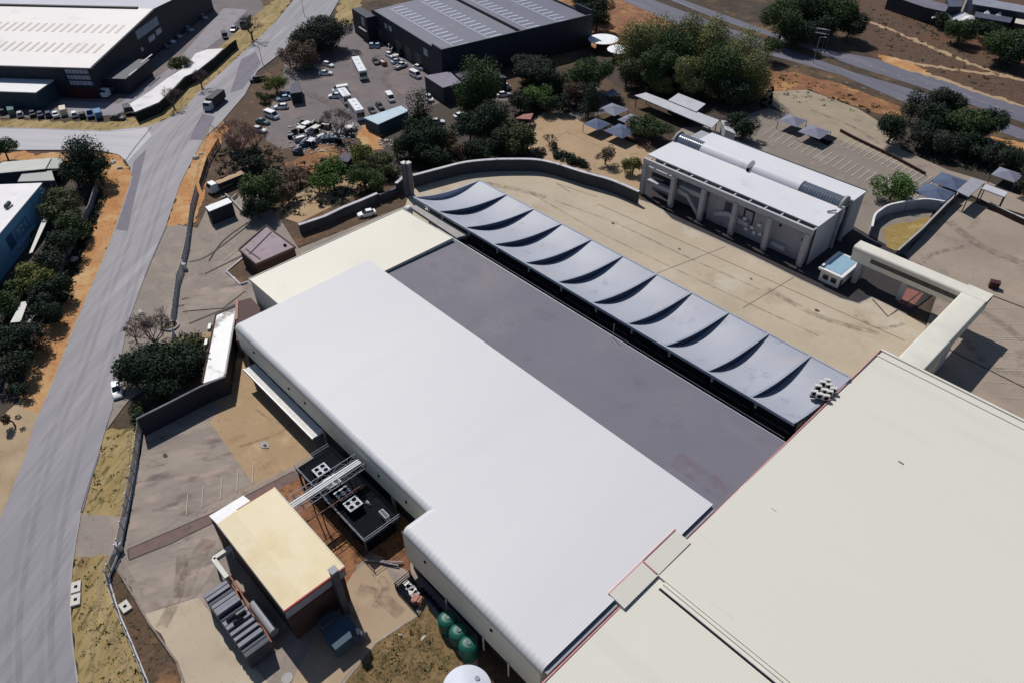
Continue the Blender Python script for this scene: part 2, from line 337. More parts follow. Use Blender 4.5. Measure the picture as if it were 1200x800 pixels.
w_tyre = worn('tyre_polish', ph(164, 161, 167), .35, .3, .75, (RD, 14), .22)
w_tyred = worn('tyre_dark', ph(112, 109, 116), .3, .3, .8, (RD, 16), .2)
w_oil = worn('dried_spill', ph(130, 113, 98), .5, .38, .8, None, .6)
w_oil2 = worn('dark_spill', ph(100, 86, 78), .8, .42, .78, None, .65)
w_red = worn('red_overspray', ph(150, 112, 122), .6, .44, .75, None, .4)
w_path = worn('trodden_path', ph(186, 164, 124), 1.4, .36, .7, None, .8)
# ------------------------------------------------------------------ ground, roads, paving
big = MB().sheet([(-2600, -1500), (1500, -1500), (1500, 2600), (-2600, 2600)], -.03).build('ground', m_scrub); big['kind'] = 'structure'
ground('field', [(945, -30), (1230, -30), (1230, 132), (1110, 98), (1030, 70), (985, 45)], m_field)
ground('field', [(610, -20), (735, -20), (790, 28), (885, 66), (905, 100), (760, 70), (700, 60), (640, 20)], m_orange2)
ground('earth', [(895, 78), (930, 85), (985, 98), (1055, 125), (1058, 140), (1010, 128), (945, 105), (912, 122), (896, 112)], m_orange2)
ground('verge', [(1160, 160), (1230, 175), (1230, 205), (1165, 190)], m_orange)
hA = [(690, -16), (727, 0), (760, 14), (800, 32), (885, 60), (985, 88), (1057, 119), (1172, 155), (1240, 178)]
hB = [(1240, 165), (1200, 152), (1075, 107), (1000, 85), (915, 55), (832, 25), (765, 0), (740, -10)]
ground('highway', hA + hB, m_hwy)
ground('highway', [(752, -14), (775, -4), (838, 22), (925, 50), (1005, 79), (1080, 103), (1205, 146), (1240, 158), (1240, 137), (1200, 126), (1112, 97), (1030, 70), (962, 57), (902, 37), (800, 0), (780, -10)], m_hwy)
ground('footpath', [(1010, 22), (1040, 32), (1095, 56), (1150, 78), (1200, 93), (1230, 100), (1230, 103), (1200, 96), (1150, 81), (1095, 59), (1040, 35), (1010, 25)], m_court)
ground('footpath', [(1035, 66), (1075, 74), (1130, 82), (1200, 92), (1200, 94.5), (1130, 84.5), (1075, 76.5), (1035, 70)], m_court)
ground('footpath', [(1060, 78), (1110, 93), (1150, 108), (1200, 124), (1200, 126), (1150, 111), (1108, 96), (1060, 82)], m_court)
ground('earth', [(1028, 64), (1050, 68), (1075, 78), (1090, 88), (1060, 82), (1035, 72)], m_orange)
# scrap yard and lots
ground('earth_yard', [(205, 262), (255, 148), (300, 92), (330, 70), (400, 45), (420, 40), (520, 90), (700, 90), (760, 110), (760, 240), (640, 215), (560, 205), (500, 218), (470, 245), (350, 290), (300, 330), (215, 335)], m_brown)  # soil kept dark to stand in for shade between the trees
ground('verge', [(400, -5), (425, 0), (412, 25), (408, 42), (398, 40), (392, 22)], m_dry)
ground('lot', [(335, 60), (405, 30), (425, 30), (520, 95), (505, 140), (470, 150), (428, 152), (400, 165), (330, 175), (312, 165), (310, 140), (330, 100)], m_yard)
ground('lot', [(470, 95), (530, 80), (620, 130), (700, 100), (720, 130), (640, 150), (540, 160), (480, 150)], m_yard)
ground('shaded_earth', [(452, 150), (520, 118), (545, 120), (600, 118), (640, 96), (700, 96), (702, 128), (665, 132), (636, 132), (610, 150), (614, 176), (640, 190), (560, 188), (500, 202), (470, 210), (440, 190)], mat('tree_shade_earth', ph(70, 60, 52)))  # dark dirt, with the shade under the trees painted in
ground('shaded_earth', [(700, 75), (760, 95), (860, 118), (900, 125), (905, 100), (890, 128), (840, 140), (760, 108), (745, 110), (720, 100)], mat('tree_shade_earth', ph(70, 60, 52)))
ground('shaded_earth', [(1040, 160), (1090, 130), (1165, 165), (1230, 195), (1230, 240), (1150, 212), (1110, 200), (1060, 182)], mat('tree_shade_earth', ph(70, 60, 52)))
ground('earth', [(425, 146), (445, 150), (450, 175), (430, 178), (418, 160)], m_orange)
ground('earth', [(350, 165), (400, 172), (415, 190), (380, 205), (345, 195)], m_orange2)
ground('earth', [(318, 253), (348, 228), (385, 205), (415, 200), (445, 215), (350, 262), (333, 256)], m_tan2)
# left side
ground('lot', [(-60, 96), (60, 100), (150, 100), (200, 40), (250, -10), (300, -10), (315, 20), (270, 55), (240, 80), (205, 105), (170, 128), (120, 137), (-60, 140)], m_yard)
ground('lot', [(70, 118), (140, 122), (200, 80), (262, 10), (290, 12), (262, 42), (215, 78), (160, 120), (135, 136), (70, 134)], mat('bright_lot', ph(150, 144, 150), ph(138, 132, 138), .3, .85, stain=(ph(120, 114, 120), .3, .56, .74)))
ground('verge', [(-60, 139), (122, 144), (160, 138), (195, 122), (235, 84), (262, 52), (330, -8), (350, -8), (320, 30), (270, 76), (232, 110), (215, 130), (175, 149), (125, 155), (-60, 151)], m_dry)
road = [(370, -22), (345, 0), (320, 30), (270, 76), (232, 110), (213, 131), (190, 143), (172, 149), (125, 154), (40, 151), (-80, 149), (-80, 178), (0, 177), (75, 177), (105, 176.5), (122, 178), (138, 182), (147, 189), (153, 198), (155, 208), (150, 225),
        (135, 270), (115, 320), (110, 330), (85, 390), (62, 450), (40, 500), (32, 530), (0, 610), (-40, 720), (-60, 860), (-40, 1000), (40, 1180), (240, 1180), (150, 1000), (110, 870), (96, 830), (92, 800), (87, 762), (84, 725), (84, 687), (87, 650), (95, 600), (105, 565),
        (117, 530), (125, 500), (132, 480), (140, 430), (150, 380), (170, 325), (182, 295), (195, 265), (200, 250), (212, 215), (225, 190), (240, 162), (258, 146), (287, 112), (302, 84), (340, 55), (385, 22), (398, 0), (410, -22)]
ground('verge', [(-80, 178), (138, 181), (156, 205), (152, 228), (135, 275), (112, 330), (87, 390), (64, 450), (42, 500), (34, 530), (0, 612), (-40, 722), (-60, 860), (-40, 1000), (40, 1180), (-200, 1180), (-260, 800), (-120, 520), (-60, 420), (30, 330), (60, 240), (100, 215), (60, 200), (-80, 195)], m_orange)
ground('shaded_earth', [(-60, 215), (60, 214), (110, 214), (122, 228), (112, 262), (96, 300), (84, 335), (66, 368), (46, 392), (30, 440), (12, 500), (-60, 540)], mat('tree_shade_earth', ph(70, 60, 52), ph(48, 44, 40), .4, .95, bump=.4, stain=(ph(104, 84, 66), .3, .56, .72)))
ground('verge', [(-30, 520), (22, 470), (45, 490), (34, 530), (0, 612), (-40, 700)], mat('pale_verge', ph(180, 158, 128), ph(160, 138, 112), .2, .95, bump=.2, stain=(ph(150, 124, 94), .2, .54, .72)))
ground('pavement', [(196, 262), (232, 268), (225, 290), (215, 330), (205, 365), (207, 395), (195, 440), (150, 470), (124, 505), (132, 478), (140, 430), (150, 380), (170, 325)], m_pink)
ground('verge', [(262, 142), (270, 150), (245, 190), (240, 232), (228, 262), (196, 266), (200, 250), (212, 215), (225, 190), (240, 162)], m_orange)
ground('verge', [(240, 230), (245, 190), (265, 155), (275, 160), (256, 200), (246, 240)], m_brown)
ground('verge', [(122, 505), (166, 500), (160, 540), (151, 575), (143, 606), (95, 603), (105, 565), (117, 530)], m_dry)
ground('driveway', [(95, 602), (148, 606), (140, 645), (128, 654), (86, 654), (88, 640)], m_pink)
ground('verge', [(86, 654), (128, 652), (127, 677), (140, 720), (155, 755), (173, 800), (190, 860), (300, 1180), (238, 1180), (150, 1000), (108, 868), (92, 800), (84, 725), (84, 690)], m_dry)
# factory compound
ground('factory_yard', [(232, 268), (245, 240), (300, 225), (330, 260), (350, 292), (480, 240), (560, 300), (560, 820), (600, 1180), (380, 1180), (220, 860), (135, 665), (145, 645), (162, 560), (170, 500), (200, 470), (207, 395), (205, 365), (215, 330), (225, 290)], m_pink)
ground('concrete_apron', [(232, 395), (270, 378), (292, 400), (300, 430), (375, 530), (346, 545), (260, 590), (345, 540), (250, 470), (262, 445), (225, 465), (207, 400)], m_tan2)
ground('concrete_apron', [(246, 494), (285, 452), (300, 430), (372, 520), (358, 540), (296, 566)], m_tan2)
ground('swept_yard', [(175, 500), (246, 494), (296, 566), (150, 640), (158, 560)], m_swirl)
ground('swept_yard', [(150, 665), (250, 612), (262, 650), (234, 694), (230, 700), (180, 715)], m_swirl)
ground('concrete_yard', [(170, 720), (232, 700), (330, 820), (440, 1100), (360, 1130), (220, 860), (205, 780)], m_tan)
ground('brown_earth', [(300, 588), (352, 556), (480, 610), (482, 672), (430, 645), (405, 690), (345, 610)], m_orange2)
ground('rail_strip', [(150, 644), (250, 601), (345, 552), (362, 545), (364, 552), (348, 562), (252, 612), (152, 656)], mat('brick_strip', ph(126, 104, 98), ph(110, 92, 88), 1, .9, stain=(ph(90, 74, 70), .5, .56, .72)))
ribbon('rail', [(150, 644), (250, 601), (345, 552)], .22, m_rail, smooth=False)
ribbon('rail', [(152, 656.5), (200, 637), (252, 612)], .22, m_rail, smooth=False)
ribbon('rail', [(150, 644), (152, 656.5)], .18, m_rail, smooth=False)
ground('concrete_apron', [(396, 700), (414, 672), (440, 650), (490, 722), (440, 752), (400, 800), (380, 820), (330, 820)], mat('worn_apron', ph(176, 154, 128), ph(160, 138, 116), .12, .9, bump=.1, stain=[(ph(188, 166, 138), .15, .54, .7), (ph(128, 106, 86), .2, .58, .72)]))
ground('lawn', [(488, 722), (500, 710), (560, 800), (600, 900), (660, 1100), (440, 1100), (380, 860), (402, 800), (442, 752)], m_dry2)
ribbon('kerb', [(489, 721), (440, 753), (398, 806)], .22, m_kerb, smooth=False)
ground('brown_earth', [(139, 668), (160, 705), (175, 730), (207, 775), (225, 830), (380, 1180), (300, 1180), (190, 850), (172, 797), (155, 755), (140, 720), (129, 679)], m_brown)
# yard between the canopy and the office
yard = [(470, 262), (478, 232), (500, 206), (560, 196), (629, 195), (700, 212), (752, 236), (772, 243), (787, 258), (834, 279), (880, 300), (940, 330), (985, 351), (1008, 357), (1022, 349), (1062, 370), (1085, 383), (1120, 410), (1000, 560), (700, 420)]
ground('taupe_lot', [(820, 150), (900, 128), (940, 140), (1000, 160), (1095, 208), (1105, 232), (1060, 300), (980, 300), (760, 240), (752, 200), (800, 150)], m_taupe)
ground('parking_lot', [(906, 108), (945, 106), (1005, 128), (1040, 150), (1060, 182), (1095, 205), (1090, 210), (1000, 172), (930, 140), (905, 125)], m_tan2 and mat('pale_lot', ph(164, 150, 130), ph(150, 136, 118), .15, .9, bump=.1, stain=(ph(134, 120, 104), .2, .56, .74)))
ground('path', [(1020, 160), (1110, 200), (1160, 215), (1230, 245), (1230, 262), (1160, 240), (1100, 212), (1000, 170)], m_mauve)
ground('court', [(612, 150), (640, 132), (665, 135), (700, 152), (745, 170), (770, 185), (752, 225), (700, 205), (640, 190), (615, 175)], m_court)
ground('factory_yard', yard, m_tan)
ground('shadowed_apron', [(752, 236), (772, 243), (787, 258), (834, 279), (880, 300), (940, 330), (985, 351), (1008, 357), (1022, 349), (1062, 370), (1100, 340), (1060, 300), (980, 255), (960, 268), (758, 190)], mat('apron_shadow_grey', ph(62, 58, 60), ph(50, 47, 50), .3, .9))  # office shadow painted into the apron's dark grey
ground('paving', [(1120, 232), (1160, 245), (1230, 272), (1230, 520), (1120, 470), (1060, 430), (1085, 383), (1100, 340), (1060, 300), (1082, 275)], m_mauve)
ground('lawn', [(1036, 268), (1060, 262), (1100, 256), (1110, 250), (1085, 268), (1052, 296), (1038, 290)], mat('yellow_lawn', ph(158, 134, 78), ph(138, 116, 66), .5, .95, bump=.3, stain=(ph(180, 158, 110), .3, .55, .7)))
ground('paving', [(1062, 338), (1082, 345), (1068, 362), (1050, 355)], mat('red_paving', ph(150, 96, 88), ph(126, 84, 78), .8, .9))
ribbon('kerb', [(752, 236), (772, 243), (787, 258), (834, 279), (880, 300), (940, 330), (985, 351), (1006, 357)], .35, m_kerb, smooth=False)
for a, b in (((1006, 357), (1022, 349)), ((1022, 349), (1062, 370))): ribbon('kerb', [a, b], .25, m_kerb, smooth=False)
# main road with kerbs
m_road = ground('road', road, m_asph)
ground('road', [(172, 150), (125, 155), (40, 152), (-80, 150), (-80, 177), (0, 176), (75, 176), (110, 176), (140, 182), (150, 190), (178, 160)], m_asphx)
for q in ([(172, 176), (160, 225), (150, 272), (136, 270), (146, 238), (153, 213), (157, 190)], [(237, 134), (252, 138), (240, 165), (222, 165)], [(283, 70), (300, 62), (306, 75), (285, 105), (270, 110)]):
    ground('road_patch', q, m_asph2)
ribbon('road_seam', [(178, 150), (160, 172), (147, 190)], .35, m_asph2, smooth=False)
ribbon('kerb', [(155, 208), (150, 225), (135, 270), (112, 327), (87, 386), (62, 450), (40, 500)], .3, m_kerb)
ribbon('kerb', [(196, 264), (182, 296), (170, 325)], .2, m_asph2)
ribbon('kerb', [(-60, 151), (40, 152), (125, 155), (172, 149.5), (213, 131), (232, 110)], .25, m_kerb)
ribbon('kerb', [(92, 800), (86.5, 762), (83.5, 725), (83.5, 687), (87, 650), (95, 602)], .2, m_kerb)
ribbon('road_gutter', [(117, 531), (107, 562), (97, 600)], .25, m_asph2)
for dx in (-3.6, -2.0, 1.4, 3.1):
    c_ = [(368, -10), (320, 48), (262, 105), (222, 145), (195, 190), (176, 240), (156, 300), (136, 360), (112, 430), (86, 500), (62, 580), (46, 660), (38, 740), (40, 830)]
    w_ = [P2(*q) for q in c_]; off = []
    for i, q in enumerate(c_): off.append((q[0] + dx * (2.2 + 6.5 * i / len(c_)) * .95, q[1]))
    ribbon('tyre_track', off, .75, w_tyre if dx in (-3.6, 1.4) else w_tyred)
for q, wd, m_ in (([(343, 470), (346, 490), (330, 506), (305, 516), (278, 524)], .5, w_oil), ([(300, 480), (318, 492), (338, 500)], .4, w_oil), ([(212, 700), (228, 660), (246, 632)], 2.4, w_oil), ([(190, 735), (210, 690), (214, 650)], 1.6, w_oil), ([(1110, 260), (1150, 290), (1200, 310)], 2.5, w_oil), ([(1070, 320), (1090, 300), (1130, 290)], 1.2, w_oil2), ([(1120, 350), (1160, 372), (1200, 400)], 1.8, w_oil),
        ([(560, 214), (600, 222), (640, 232)], 1.6, w_oil), ([(650, 236), (720, 262), (800, 300), (900, 345)], .5, w_oil), ([(620, 226), (700, 272), (820, 330), (960, 395)], .45, w_oil), ([(900, 340), (960, 372), (1030, 392)], 1.4, w_oil), ([(1000, 370), (1030, 385), (1060, 380)], .8, w_oil2), ([(420, 690), (446, 700), (470, 720)], 1.8, w_oil), ([(440, 670), (452, 690), (440, 712)], 1.2, w_oil2), ([(360, 110), (400, 130), (380, 150)], 3, w_oil2), ([(1130, 400), (1160, 430), (1200, 440)], 1.4, w_oil), ([(480, 70), (450, 90), (470, 115)], 2, w_oil), ([(950, 130), (1000, 150), (1030, 170)], 1.2, w_oil)):
    ribbon('stain', q, wd, m_)
for x, y, s_ in ((736, 314, .5), (718, 263, .4), (796, 293, .35), (957, 365, .5), (880, 328, .3), (860, 380, .3), (194, 534, .45), (310, 522, .9), (311, 523, .4)):
    a = P2(x, y); ground('spill', None, m_rail if s_ < .8 else m_conc, [(a[0] + s_ * math.cos(t) * (1 + .2 * math.sin(3 * t)), a[1] + s_ * .7 * math.sin(t)) for t in [k * .5236 for k in range(12)]])
# joints and stains that belong to the yards
for a, b in (((850, 290), (768, 322)), ((700, 240), (1060, 400)), ((652, 216), (700, 232)), ((652, 216), (668, 226)), ((870, 362), (930, 326))):
    ribbon('concrete_joint', [a, b], .10, m_joint, smooth=False)
ribbon('rail', [(1022, 352), (1040, 372), (1052, 364), (1088, 336)], .25, m_rail, smooth=False)
ribbon('rail', [(1150, 343), (1200, 362), (1240, 378)], .3, m_rail, smooth=False)
ribbon('rail', [(1092, 400), (1130, 420), (1200, 455)], .25, m_rail, smooth=False)
for k in range(10): ribbon('painted_line', [(1105 + k * 7, 385 + k * 9), (1205, 388 + k * 9)] if k % 2 else [(1130, 362 + k * 9), (1200, 363 + k * 9)], .08, m_line, smooth=False)
for q in ([(245, 307), (262, 283), (290, 262)], [(222, 308), (245, 300), (290, 266)], [(208, 360), (240, 352), (282, 335)], [(213, 352), (262, 335)], [(240, 322), (285, 300)], [(222, 380), (290, 352)]):
    ribbon('rail', q, .22, m_rail)
ground('factory_yard', [(222, 345), (275, 325), (288, 342), (262, 362), (214, 366)], m_swirl)
ribbon('painted_line', [(263, 306), (280, 293)], .15, m_line, smooth=False)
for x in (219, 237, 259, 278, 296): ribbon('painted_line', [(x, 604 - (x - 219) * .47), (x + 1.5, 580 - (x - 219) * .5)], .1, m_line, smooth=False)
for k in range(4): ribbon('footpath', [[(123, 655), (118, 680), (112, 720), (105, 800)], [(118, 680), (124, 720), (140, 760), (158, 800)], [(152, 506), (147, 560), (138, 604)], [(245, 150), (232, 200), (222, 262)]][k], .75, w_path)
# parking bays
for k in range(24):
    t = k / 23; x = 893 + t * 172; y = 160 + t * 78
    ribbon('painted_line', [(x, y), (x + 15, y - 11)], .2, m_line, smooth=False)
for k in range(16):
    t = k / 15; x = 985 + t * 100; y = 172 + t * 48
    ribbon('painted_line', [(x, y), (x + 14, y - 9)], .2, m_line, smooth=False)
ribbon('court_line', [(640, 163), (664, 155), (702, 172)], .18, m_lineyl, smooth=False)
ribbon('court_line', [(664, 155), (648, 165)], .18, m_lineyl, smooth=False)
ribbon('court_line', [(735, 190), (738, 182), (748, 181), (756, 184)], .18, m_lineyl)
for k in range(14):
    t = k / 13; ribbon('painted_line', [(930 + t * 260, 78 + t * 84), (934 + t * 260, 79.3 + t * 84)], .15, m_line, smooth=False)
    ribbon('painted_line', [(985 + t * 215, 68 + t * 68), (988.5 + t * 215, 69.2 + t * 68)], .15, m_line, smooth=False)

# ------------------------------------------------------------------ factory: white hall
def bullnose(mb, axis, a0, a1, edge, sgn, ztop, r, n=6):
    """rounded eave running along an axis; edge = outer coordinate, sgn = outward direction"""
    vs = []; fs = []
    for a in (a0, a1):
        for k in range(n + 1):
            t = math.pi / 2 * k / n
            o = edge - sgn * r + sgn * r * math.sin(t); z = ztop - r + r * math.cos(t)
            vs.append((a, o, z) if axis == 'x' else (o, a, z))
    for k in range(n): fs.append((k, k + 1, n + 2 + k, n + 1 + k))
    return mb.add(vs, fs)
H = World('white_warehouse', 'large warehouse with a plain white metal roof, rounded eaves and cream walls', 'warehouse', (-64, 44))
ZT = 9.6; r = .95
X0, X1, XS, YN, Y1, Y2 = -104.0, -25.6, -51.2, 59.6, 31.9, 27.7
roof = MB().add([(X0 + r, Y1 + r, ZT), (XS + r, Y1 + r, ZT), (XS + r, Y2 + r, ZT), (X1, Y2 + r, ZT), (X1, YN, ZT), (X0 + r, YN, ZT)], [(0, 1, 2, 3, 4, 5)])
H.part('roof', roof, m_white_roof)
bn = MB(); bullnose(bn, 'x', X0 + r, XS + r, Y1, -1, ZT, r); bullnose(bn, 'x', XS + r, X1, Y2, -1, ZT, r)
bullnose(bn, 'y', Y1 + r, YN, X0, -1, ZT, r); bullnose(bn, 'y', Y2 + r, Y1 + r, XS, -1, ZT, r)
# rounded outer corners
for cx, cy in ((X0 + r, Y1 + r), (XS + r, Y2 + r)):
    vs = [(cx + r * math.sin(t) * math.cos(p), cy + r * math.sin(t) * math.sin(p), ZT - r + r * math.cos(t)) for t in [math.pi / 2 * i / 6 for i in range(7)] for p in [math.pi + math.pi / 2 * j / 6 for j in range(7)]]
    bn.add(vs, [(i * 7 + j, (i + 1) * 7 + j, (i + 1) * 7 + j + 1, i * 7 + j + 1) for i in range(6) for j in range(6)])
H.part('eave', bn, m_white_bull, smooth=True)
wl = MB(); e = .12; zb = ZT - r - .12
wl.bb(X0 + e, XS + 1, Y1 + e, YN, 4.0, zb); wl.bb(XS + e, X1 - .3, Y2 + e, YN - .1, 2.6, zb - .01)
H.part('wall', wl, m_cwall)
H.part('gutter', MB().bb(X0 + .02, XS, Y1 + .02, Y1 + .5, zb, zb + .12).bb(XS + .02, X1 - .31, Y2 + .02, Y2 + .5, zb - .01, zb + .11).bb(X0 + .02, X0 + .4, Y1 + .5, YN - .2, zb, zb + .12), m_drain)
H.part('end_gutter', MB().bb(X1 - .3, X1 + .6, Y2 + .3, YN - .2, 8.7, 9.15), m_grey)
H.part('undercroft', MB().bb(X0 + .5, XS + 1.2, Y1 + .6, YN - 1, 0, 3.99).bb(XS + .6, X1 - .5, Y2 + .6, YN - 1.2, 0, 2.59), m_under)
ca = H.part('canopy', MB().bb(-99.2, -77.5, 29.9, 31.95, 3.35, 3.6), m_offwh)
H.part('canopy_edge', MB().bb(-99.3, -77.4, 29.78, 29.9, 3.2, 3.68), m_galv, ca)
for x, z in ((-98, 6.9), (-82, 6.6), (-62.5, 6.2), (-56, 6.4), (-46.5, 7.0), (-34, 6.8), (-87, 6.2)):
    H.part('vent', MB().box((x, (Y1 if x < XS else Y2) + .08, z), (.35, .22, .3)), m_black)
for x in (-42.6, -35.5, -31): H.part('downpipe', MB().tube((x, Y2 - .05, .02), (x, Y2 - .05, 3.2), .12), m_offwh)
for x in (-103, -95, -86, -78, -69, -60): H.part('post', MB().box((x, Y1 + .3, 2), (.35, .35, 4)), m_grey)

# dark roofed hall
D = World('grey_roof_hall', 'hall with a long flat dark grey sheet roof beside the white warehouse', 'hall', (-64, 68))
D.part('roof', MB().add([(-110.6, 59.61, 8.55), (-24.82, 59.61, 8.55), (-24.82, 77.0, 8.3), (-104.4, 77.0, 8.3), (-104.4, 59.61, 8.55)][:4], [(0, 1, 2, 3)]), m_dark_roof)
D.part('wall', MB().bb(-104.3, -26, 59.7, 76.9, 0, 8.2), m_dgrey)
D.part('eave', MB().bb(-104.4, -24.83, 77.0, 77.18, 8.02, 8.34), m_galv)
D.part('parapet', MB().bb(-103.6, -25.9, 59.75, 59.95, 8.55, 8.95), m_dgrey)
a = P(808, 552, 8.6); b_ = P(850, 566, 8.6); D.part('overspray', MB().add([(a[0] - 3, a[1] - 1.0, 8.562), (b_[0] + 1, a[1] - 1.0, 8.562), (b_[0] + 1, a[1] + 2.2, 8.55), (a[0] - 3, a[1] + 2.2, 8.55)], [(0, 1, 2, 3)]), w_red)
D.part('lightning_mast', MB().tube((-57.5, 76.8, 8.3), (-57.5, 76.8, 11.2), .05), m_galv)

# cream annex
A0, A1, A2, A3 = P2(292, 327, 9.0), P2(471, 245, 9.0), P2(531, 279, 9.0), P2(345, 362, 9.0)
yS = Y1 + 5
xw = A0[0]; yn = A2[1]
A = World('cream_annex', 'flat roofed cream annex at the upper left end of the white warehouse', 'annex', (-112, 60))
ax0, ax1 = (A0[0] + A1[0]) / 2, A2[0]
ys = A0[1]
A.part('roof', MB().add([(A0[0], ys, 9.0), (X0 + .2, ys, 9.0), (X0 + .2, 59.7, 9.0), (ax1 - .3, 59.9, 9.0), (ax1, yn, 9.0), (A1[0], A1[1], 9.0)], [(0, 1, 2, 3, 4, 5)]), m_cream_annex)
A.part('wall', MB().prism([(A0[0] + .1, ys + .1), (X0 + .1, ys + .1), (X0 + .1, 59.8), (ax1 - .4, 59.9), (ax1 - .1, yn - .1), (A1[0] + .1, A1[1] - .1)], 0, 8.9), m_cwally)
fa = MB(); fa.wall([(A0[0], ys), (X0 - .01, ys)], .5, .12, 8.62); fa.wall([(A1[0], A1[1]), (A0[0], ys)], .5, .12, 8.63); fa.wall([(ax1 - .3, 59.9), (ax1, yn)], .5, .12, 8.62); fa.wall([(ax1, yn), (A1[0], A1[1])], .5, .12, 8.61)
A.part('fascia', fa, m_flash)
cb = P(499, 250, 5)
A.part('ledge', MB().prism([P2(481, 243, 8.2), P2(489, 240, 8.2), P2(548, 275, 8.2), P2(535, 279, 8.2)], 7.6, 8.2), m_conc)
single('stone_pier', MB().box((P(478, 243, 9)[0], P(478, 243, 9)[1], 4.6), (1.5, 1.5, 9.2), 0, .25), m_offwh, 'short cream block standing at the outer tip of the cream annex roof', 'pier')

# wave roofed canopy
CN = 11
swx = [-115.6, -107.6, -99.2, -90.8, -82.1, -73.7, -65.3, -57.3, -49.4, -41.1, -33.2, -25.9]
nex = [-111.5, -103.0, -94.8, -86.8, -78.8, -70.9, -62.8, -55.0, -47.2, -39.4, -31.8, -24.9]
C = World('wave_canopy', 'long blue grey canopy roofed in eleven sagging sawtooth bays', 'canopy', (-70, 87.5))
ys0, yn0, zc = 80.3, 94.8, 9.5
for b in range(CN):
    mb = MB(); N = 14; vs = []
    for j in range(N + 1):
        t = j / N; y = ys0 + (yn0 - ys0) * t; s = math.sin(math.pi * t) ** 1.0 * (1.25 - .5 * t)
        xa = swx[b] + (nex[b] - swx[b]) * t; xb = swx[b + 1] + (nex[b + 1] - swx[b + 1]) * t
        for k in range(6):
            u = k / 5; z = zc - s * (2.05 - 1.30 * u ** .8)
            vs.append((xa + (xb - xa) * u, y, z))
    mb.add(vs, [(j * 6 + k, j * 6 + k + 1, (j + 1) * 6 + k + 1, (j + 1) * 6 + k) for j in range(N) for k in range(5)])
    bay = C.part('roof_bay', mb, m_wave, smooth=True)
    # closing face between this bay's high end and the next bay's low start, plus the thick rib on top
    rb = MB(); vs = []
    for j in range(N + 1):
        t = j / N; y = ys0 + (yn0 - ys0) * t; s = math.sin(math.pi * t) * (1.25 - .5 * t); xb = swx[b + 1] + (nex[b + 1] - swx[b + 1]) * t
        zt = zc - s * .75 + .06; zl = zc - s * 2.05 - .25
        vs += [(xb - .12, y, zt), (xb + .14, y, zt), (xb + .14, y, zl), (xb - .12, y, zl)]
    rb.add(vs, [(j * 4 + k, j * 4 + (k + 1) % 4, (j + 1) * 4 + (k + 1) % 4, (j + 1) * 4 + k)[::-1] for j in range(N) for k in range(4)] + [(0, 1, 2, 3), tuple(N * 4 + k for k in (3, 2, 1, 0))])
    C.part('step_face', rb, m_stepshade, bay)
    cp = MB(); vs = []
    for j in range(N + 1):
        t = j / N; y = ys0 + (yn0 - ys0) * t; s = math.sin(math.pi * t) * (1.25 - .5 * t); xb = swx[b + 1] + (nex[b + 1] - swx[b + 1]) * t; zt = zc - s * .75 + .065
        vs += [(xb - .2, y, zt), (xb - .2, y, zt + .08), (xb + .2, y, zt + .08), (xb + .2, y, zt)]
    cp.add(vs, [(j * 4 + k, j * 4 + (k + 1) % 4, (j + 1) * 4 + (k + 1) % 4, (j + 1) * 4 + k) for j in range(N) for k in range(4)])
    C.part('rib', cp, m_wavedge, bay)
rb = MB(); vs = []
for j in range(15):
    t = j / 14; y = ys0 + (yn0 - ys0) * t; s = math.sin(math.pi * t) * (1.25 - .5 * t); xb = swx[0] + (nex[0] - swx[0]) * t
    vs += [(xb - .25, y, zc - s * .75 + .06), (xb, y, zc - s * .75 + .06), (xb, y, zc - s * 2.05 - .25), (xb - .25, y, zc - s * 2.05 - .25)]
rb.add(vs, [(j * 4 + k, j * 4 + (k + 1) % 4, (j + 1) * 4 + (k + 1) % 4, (j + 1) * 4 + k)[::-1] for j in range(14) for k in range(4)] + [(0, 1, 2, 3)])
C.part('end_rib', rb, m_wavedge)
C.part('edge_beam', MB().bb(-116, -25.8, 79.95, 80.28, 9.1, 9.62), m_wavedge)
C.part('edge_beam', MB().bb(-111.9, -24.9, 94.82, 95.1, 9.15, 9.6), m_wavedge)
C.part('shade_wall', MB().bb(-114, -26.2, 82.5, 82.8, 0, 8.2), m_navy)  # added dark wall standing in for shade under the open canopy
C.part('service_rail', MB().bb(-113, -26.2, 80.9, 81.1, 6.2, 6.4), m_dgrey); C.part('service_rail', MB().bb(-113, -26.2, 81.6, 81.8, 7.4, 7.6), m_grey)
C.part('cable_tray', MB().bb(-113, -26.2, 79.2, 79.5, 6.6, 6.7), m_dgrey)
for k in range(12):
    C.part('post', MB().box((swx[k] + .3 + (3.5 if k == 0 else 0), 80.6, 3.8), (.3, .3, 7.6)), m_black); C.part('bracket', MB().box((swx[k] + 1.2 + (3.5 if k == 0 else 0), 80.0, 8.65), (.34, .2, .9)), m_conc)
    C.part('post', MB().tube((nex[k], 94.6, 0), (nex[k], 94.6, 9.15), .18), m_grey)
for k, dx in enumerate((0, 0, 0)):
    pass
# roof plant on the canopy
acp = [(964, 449), (969, 446.5), (958.5, 453.5), (954, 460), (971, 452), (966, 458), (960, 463), (976.5, 456.5), (972, 460), (968, 465)]
for i, (x, y) in enumerate(acp):
    p = P(x, y, 9.8)
    if i == 0:
        ac = thing('air_conditioner', 'pale boxy condenser in the cluster on the wave canopy by the cream roof', 'air conditioner', (p[0], p[1], 9.0), rad(35), 'condensers on the wave canopy')
        MB().box((0, 0, .85), (1.0, .55, .9), 0, .04).build('casing', m_offwh, ac); MB().tube((0, -.285, .85), (0, -.31, .85), .34, n=14).build('fan_grille', m_black, ac)
        MB().box((0, 0, .2), (.9, .6, .4)).build('stand', m_dgrey, ac); index_kids()
    else:
        c = copy_tree(ac); c.location = (p[0], p[1], 9.0)

